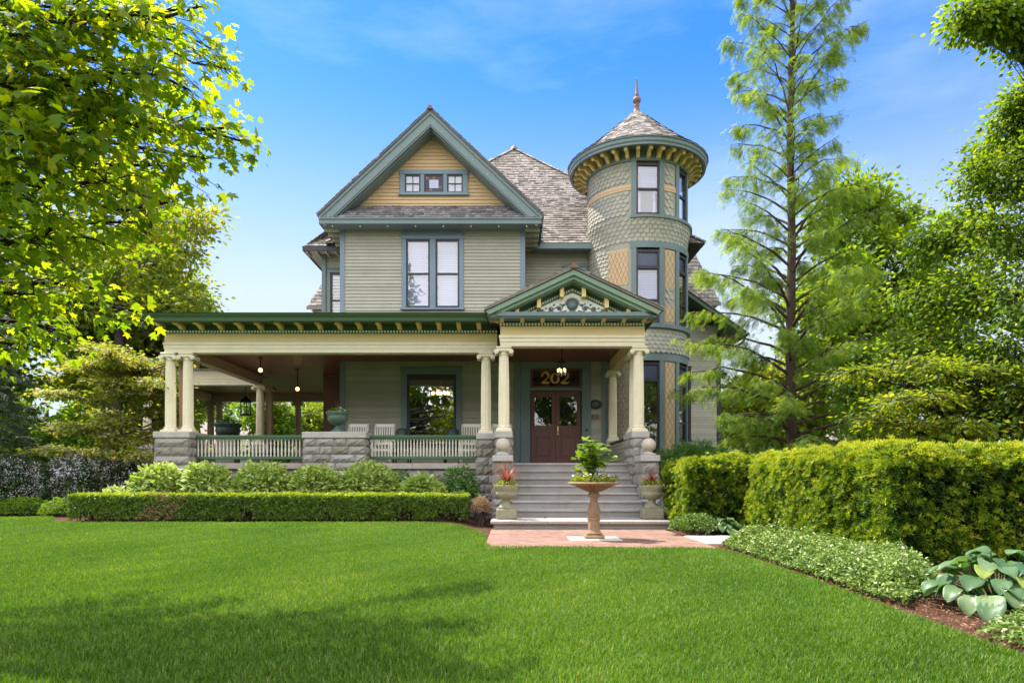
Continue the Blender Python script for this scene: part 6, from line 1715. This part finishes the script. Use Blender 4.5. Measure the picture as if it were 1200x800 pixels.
# hostas
def hosta(label, c, R_, nl, size, seed, hm=.42):
    """a dome of overlapping ribbed leaves on stalks"""
    g = G(seed); o = empty('hosta', c, label, 'hosta'); V = []; T = []; tt = []; b = 0; polys = []; rad = []
    nu, nv = 10, 11; c = np.array(c, float)
    for i in range(nl):
        a = i*2.39996+g.uniform(-.4, .4); ring = math.sqrt((i+.5)/nl); L = size*g.uniform(.8, 1.2)
        d0 = np.array([math.cos(a), math.sin(a), 0]); a2 = a+g.normal(0, .3); d = np.array([math.cos(a2), math.sin(a2), 0])
        e = c+d0*R_*.78*ring+np.array([0, 0, hm*(1-.72*ring**2)*g.uniform(.85, 1.12)])
        s0 = c+d0*.04; polys.append(bez(s0, (s0+e)/2+[0, 0, .12*hm], e, 6)); rad.append(np.linspace(.010, .005, 6))
        side = np.array([-d[1], d[0], 0]); roll = g.normal(0, .22); u = np.linspace(0, 1, nu); v = np.linspace(-1, 1, nv)
        wv = np.interp(u, [0, .1, .28, .5, .75, .92, 1], [.16, .78, 1., .94, .60, .22, .0])*.40*L
        tint = np.clip(g.normal(.5, .22), 0, .9) if g.random() > .08 else .98
        p0 = .45-.75*ring+g.normal(0, .15); q = e.copy()
        for ui in range(nu):
            th = p0-1.15*u[ui]; nrm = np.array([0, 0, math.cos(th)])-d*math.sin(th)
            if ui: q = q+(d*math.cos(th)+np.array([0, 0, math.sin(th)]))*L/(nu-1)
            for vi in range(nv):
                rib = .030*L*math.cos(v[vi]*math.pi*5)*(1-u[ui]*.7); cup = .22*wv[ui]*abs(v[vi])**1.5
                wav = .06*L*math.sin(u[ui]*8+v[vi]*2+i*1.7)*abs(v[vi])**2
                V.append(q+side*(v[vi]*wv[ui])+nrm*(rib+cup+wav+roll*v[vi]*wv[ui])); tt.append(tint-.12*abs(v[vi]) if tint < .95 else tint)
        for ui in range(nu-1):
            for vi in range(nv-1):
                k = b+ui*nv+vi; T += [(k, k+1, k+nv+1), (k, k+nv+1, k+nv)]
        b += nu*nv
    np_mesh('leaves', np.array(V), np.array(T), K['hosta'], o, tint=np.array(tt), smooth=True)
    V, T = tubes(polys, rad); np_mesh('stalks', V, T, K['fern'], o); return o
hosta('large blue green hosta with broad ribbed leaves at the right edge', (3.72, 5.2, 0), .54, 64, .20, 111)
hosta('second large blue green hosta half cut by the right edge', (4.75, 5.6, 0), .58, 60, .20, 112, .42)
hosta('small green hosta at the foot of the short hedge block', (3.75, 12.0, .02), .36, 40, .16, 113, .26)
# mulch chips in the gap of the bed
def chips():
    g = G(121); n = 9000; x = g.uniform(2.6, 4.1, n); y = g.uniform(4.0, 10.2, n); k = (x > np.interp(y, [4.2, 4.6, 6.5, 8.6, 9.6], [2.87, 2.88, 2.95, 2.99, 2.92])); x, y = x[k], y[k]
    p = np.stack([x, y, .004+.012*g.random(len(x))], 1)
    V, T, t = place(p, np.array([0, 0, 1.])+g.normal(0, .4, p.shape), g.normal(0, 1, p.shape)*[1, 1, .2], g.uniform(.015, .05, len(x)), NARROW, g.random(len(x)))
    tag(np_mesh('mulch_chips', V, T, K['mulch'], tint=t, origin=(3, 7, 0)), 'red brown bark chips along the lawn edge', 'mulch', kind='stuff')
K['mulch'] = LEAF('mulch chip', [(0, (.10, .045, .025)), (.5, (.22, .10, .055)), (1, (.34, .19, .11))], .0, (1, 1, 1), .9, .8, .1)
chips()

# ------------------------------------------------------------------ plants in the urns
def spikes(name, label, c, n, L, mat, seed, spread=.55, w=.012):
    g = G(seed); o = empty(name, c, label, 'plant'); V = []; T = []; tt = []; b = 0
    for i in range(n):
        a = g.uniform(0, 2*np.pi); l = L*g.uniform(.6, 1.1); tilt = spread*g.random()**.7*1.3; d = np.array([math.cos(a), math.sin(a), 0]); s = np.array([-d[1], d[0], 0]); tint = g.random()
        for k in range(5):
            u = k/4; th = tilt*(.6+.9*u*u); q = np.array(c)+d*l*u*math.sin(th)+np.array([0, 0, l*u*math.cos(th)]); ww = w*(1-u*.9); V += [q+s*ww, q-s*ww]; tt += [tint]*2
        for k in range(4): T += [(b+2*k, b+2*k+1, b+2*k+3), (b+2*k, b+2*k+3, b+2*k+2)]
        b += 10
    np_mesh('blades', np.array(V), np.array(T), mat, o, tint=np.array(tt)); return o
def filler(o, c, r, h, n, mat, size, seed, nm='filler_leaves', tm=DIA, tsh=0):
    g = G(seed); d = norm(g.normal(0, 1, (n, 3))); d[:, 2] = np.abs(d[:, 2]); p = np.array(c)+d*[r, r, h]*g.uniform(.5, 1.05, (n, 1))
    V, T, t = place(p, d+[0, 0, .6]+g.normal(0, .4, d.shape), d+g.normal(0, .5, d.shape), g.uniform(*size, n), tm, np.clip(g.normal(.5+tsh, .2, n), 0, 1)); return np_mesh(nm, V, T, mat, o, tint=t)
for i, (x, lab) in enumerate(((-.11, 'red spiky cordyline with yellow green filler in the left stair urn'), (2.86, 'red spiky cordyline with yellow green filler in the right stair urn'))):
    o = spikes('cordyline_plant', lab, (x, 13.95, .82), 60, .62 if i == 0 else .46, K['redleaf'], 131+i, .75, .014); o['group'] = 'red cordylines in the stair urns'
    filler(o, (x, 13.95, .81), .24, .16, 620, K['yellowgreen'], (.03, .06), 133+i); filler(o, (x, 13.9, .83), .25, .14, 26, K['petal'], (.02, .035), 139+i, 'flowers', OVAL)
for s in (-1,):
    pass
o = spikes('potted_plant', 'spiky dracaena with small flowers in the green urn on the pier', (-4.26, 16.68, 2.55), 18, .36, K['spruceleaf'], 141, .7, .008); filler(o, (-4.26, 16.68, 2.56), .25, .13, 420, K['fern'], (.04, .07), 142); filler(o, (-4.2, 16.6, 2.63), .14, .09, 30, K['petal'], (.025, .04), 143, 'flowers', OVAL); 
q = spikes('tmp', None, (-4.26, 16.68, 2.6), 8, .32, K['redleaf'], 144, .35, .008); bl = q.children[0]; bl.parent = o; bl.name = 'red_blades'; bl.location = q.location-o.location; bpy.data.objects.remove(q)
o = spikes('potted_plant', 'dark spiky plant in the bowl planter of the side porch', (-9.3, 22.35, 2.68), 34, .62, K['spruceleaf'], 145, .9, .016); filler(o, (-9.3, 22.35, 2.70), .42, .26, 500, K['fern'], (.05, .09), 146)
# birdbath planting: leafy shrub with a ring of small flowers
o = empty('birdbath_shrub', (bx_, by_, .9), 'bright leafy shrub growing out of the birdbath bowl', 'plant')
g = G(151); polys = []; rad = []; LP = []; LD = []
for i in range(22):
    a = g.uniform(0, 2*np.pi); hgt = g.uniform(.25, .74); r = g.uniform(.05, .44)*(1.1-hgt*.6); s = np.array([bx_+g.normal(0, .04), by_+g.normal(0, .04), .9]); e = np.array([bx_+r*math.cos(a), by_+r*math.sin(a), .9+hgt]); pth = bez(s, np.array([(s[0]+e[0])/2, (s[1]+e[1])/2, .9+hgt*.65]), e, 6); polys.append(pth); rad.append(np.linspace(.008, .003, 6))
    for k in range(11):
        f = g.uniform(.45, 1.02)*5; k0 = min(int(f), 4); LP.append(pth[k0]+(pth[k0+1]-pth[k0])*(f-k0)); aa = g.uniform(0, 2*np.pi); LD.append([math.cos(aa), math.sin(aa), g.uniform(-.1, .7)])
LP = np.array(LP); LD = np.array(LD); V, T, t = place(LP, np.array([0, 0, 1.])+g.normal(0, .35, LP.shape), LD, g.uniform(.11, .19, len(LP)), OVAL, np.clip(g.normal(.5, .2, len(LP)), 0, 1)); np_mesh('leaves', V, T, K['citrus'], o, tint=t)
V, T = tubes(polys, rad); np_mesh('stems', V, T, K['fern'], o)
o = empty('bedding_flowers', (bx_, by_, .91), 'low white and yellow bedding flowers ringing the birdbath bowl', 'flowers')
g = G(153); n = 900; a = g.uniform(0, 2*np.pi, n); r = .37*np.sqrt(g.random(n)); p = np.stack([bx_+r*np.cos(a), by_+r*np.sin(a), .93+.13*g.random(n)*(1.1-r)], 1)
V, T, t = place(p, np.array([0, 0, 1.])+g.normal(0, .5, p.shape), g.normal(0, 1, p.shape)*[1, 1, .4]+[0, 0, .3], g.uniform(.035, .065, n), DIA, np.clip(g.normal(.45, .2, n), 0, .9)); np_mesh('leaves', V, T, K['yellowgreen'], o, tint=t)
n = 130; a = g.uniform(0, 2*np.pi, n); r = .38*np.sqrt(g.random(n)); p = np.stack([bx_+r*np.cos(a), by_+r*np.sin(a), 1.0+.08*g.random(n)], 1); V, T, t = place(p, np.array([0, -.4, 1.])+g.normal(0, .3, p.shape), g.normal(0, 1, p.shape)*[1, 1, .3], g.uniform(.025, .045, n), OVAL, g.random(n)); np_mesh('petals', V, T, K['petal'], o, tint=t)

# ------------------------------------------------------------------ light, sky, camera
SUN = Vector((-.44, .30, .845)).normalized()
sl = bpy.data.lights.new('sun', 'SUN'); sl.energy = 3.5; sl.angle = R(.53); sl.color = (1, .95, .86)
so = bpy.data.objects.new('sun', sl); COL.objects.link(so); so.rotation_euler = SUN.to_track_quat('Z', 'Y').to_euler(); so.location = SUN*60
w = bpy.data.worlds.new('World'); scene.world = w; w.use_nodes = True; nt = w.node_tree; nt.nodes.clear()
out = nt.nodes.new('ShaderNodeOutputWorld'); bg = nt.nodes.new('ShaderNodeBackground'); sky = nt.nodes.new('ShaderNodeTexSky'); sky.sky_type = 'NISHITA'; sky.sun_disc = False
sky.sun_elevation = math.asin(SUN.z); sky.sun_rotation = math.atan2(SUN.x, SUN.y); sky.altitude = 0; sky.air_density = 1.0; sky.dust_density = .4; sky.ozone_density = 1.6
tc = nt.nodes.new('ShaderNodeTexCoord'); mp = nt.nodes.new('ShaderNodeMapping'); mp.inputs['Scale'].default_value = (1.0, 1.0, 3.6); mp.inputs['Rotation'].default_value = (0, R(-14), R(20)); nt.links.new(tc.outputs['Generated'], mp.inputs[0])
cn = nt.nodes.new('ShaderNodeTexNoise'); cn.inputs['Scale'].default_value = 1.6; cn.inputs['Detail'].default_value = 7; cn.inputs['Roughness'].default_value = .55; nt.links.new(mp.outputs[0], cn.inputs['Vector'])
cf = _ramp(nt, cn.outputs['Fac'], [(.48, (0, 0, 0)), (.80, (.35, .35, .35))])
hs = nt.nodes.new('ShaderNodeHueSaturation'); hs.inputs['Saturation'].default_value = 1.3; nt.links.new(sky.outputs[0], hs.inputs['Color'])
blue = _mix(nt, 1, hs.outputs[0], (.27, .44, .72), 'MULTIPLY')
blue = _mix(nt, cf, blue, (3.4, 3.6, 3.9))
sx0 = nt.nodes.new('ShaderNodeSeparateXYZ'); nt.links.new(tc.outputs['Generated'], sx0.inputs[0])
hz = nt.nodes.new('ShaderNodeMapRange'); hz.interpolation_type = 'SMOOTHSTEP'; hz.inputs['From Min'].default_value = .53; hz.inputs['From Max'].default_value = .18; hz.inputs['To Max'].default_value = .94; nt.links.new(sx0.outputs['Z'], hz.inputs[0])
blue = _mix(nt, hz.outputs[0], blue, (1.75, 1.98, 2.16))
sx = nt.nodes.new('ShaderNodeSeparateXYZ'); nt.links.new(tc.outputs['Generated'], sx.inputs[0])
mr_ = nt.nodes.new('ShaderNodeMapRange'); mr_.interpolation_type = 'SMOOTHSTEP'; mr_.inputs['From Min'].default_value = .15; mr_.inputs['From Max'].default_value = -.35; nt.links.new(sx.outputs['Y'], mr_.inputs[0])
# bright cloud bank added out of view behind the camera to fill the facade
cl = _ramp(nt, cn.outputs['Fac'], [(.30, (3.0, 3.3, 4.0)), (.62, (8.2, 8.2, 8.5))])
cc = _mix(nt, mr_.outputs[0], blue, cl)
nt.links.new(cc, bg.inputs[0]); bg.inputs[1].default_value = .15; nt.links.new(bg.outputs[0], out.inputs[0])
cam = bpy.data.cameras.new('camera'); co_ = bpy.data.objects.new('camera', cam); COL.objects.link(co_); co_.location = (0, 0, 1.0); co_.rotation_euler = (R(90), 0, 0)
cam.sensor_width = 36; cam.lens = 24; cam.shift_y = 160/1200; cam.clip_start = .05; cam.clip_end = 2000; scene.camera = co_
vs = scene.view_settings; vs.view_transform = 'Standard'; vs.look = 'None'; vs.exposure = 1.7; vs.gamma = 1; vs.use_curve_mapping = False
cy = scene.cycles if hasattr(scene, 'cycles') else None
scene.render.engine = 'CYCLES'
scene.cycles.use_denoising = True
scene.cycles.max_bounces = 8; scene.cycles.transparent_max_bounces = 12; scene.cycles.diffuse_bounces = 4; scene.cycles.glossy_bounces = 4; scene.cycles.transmission_bounces = 6
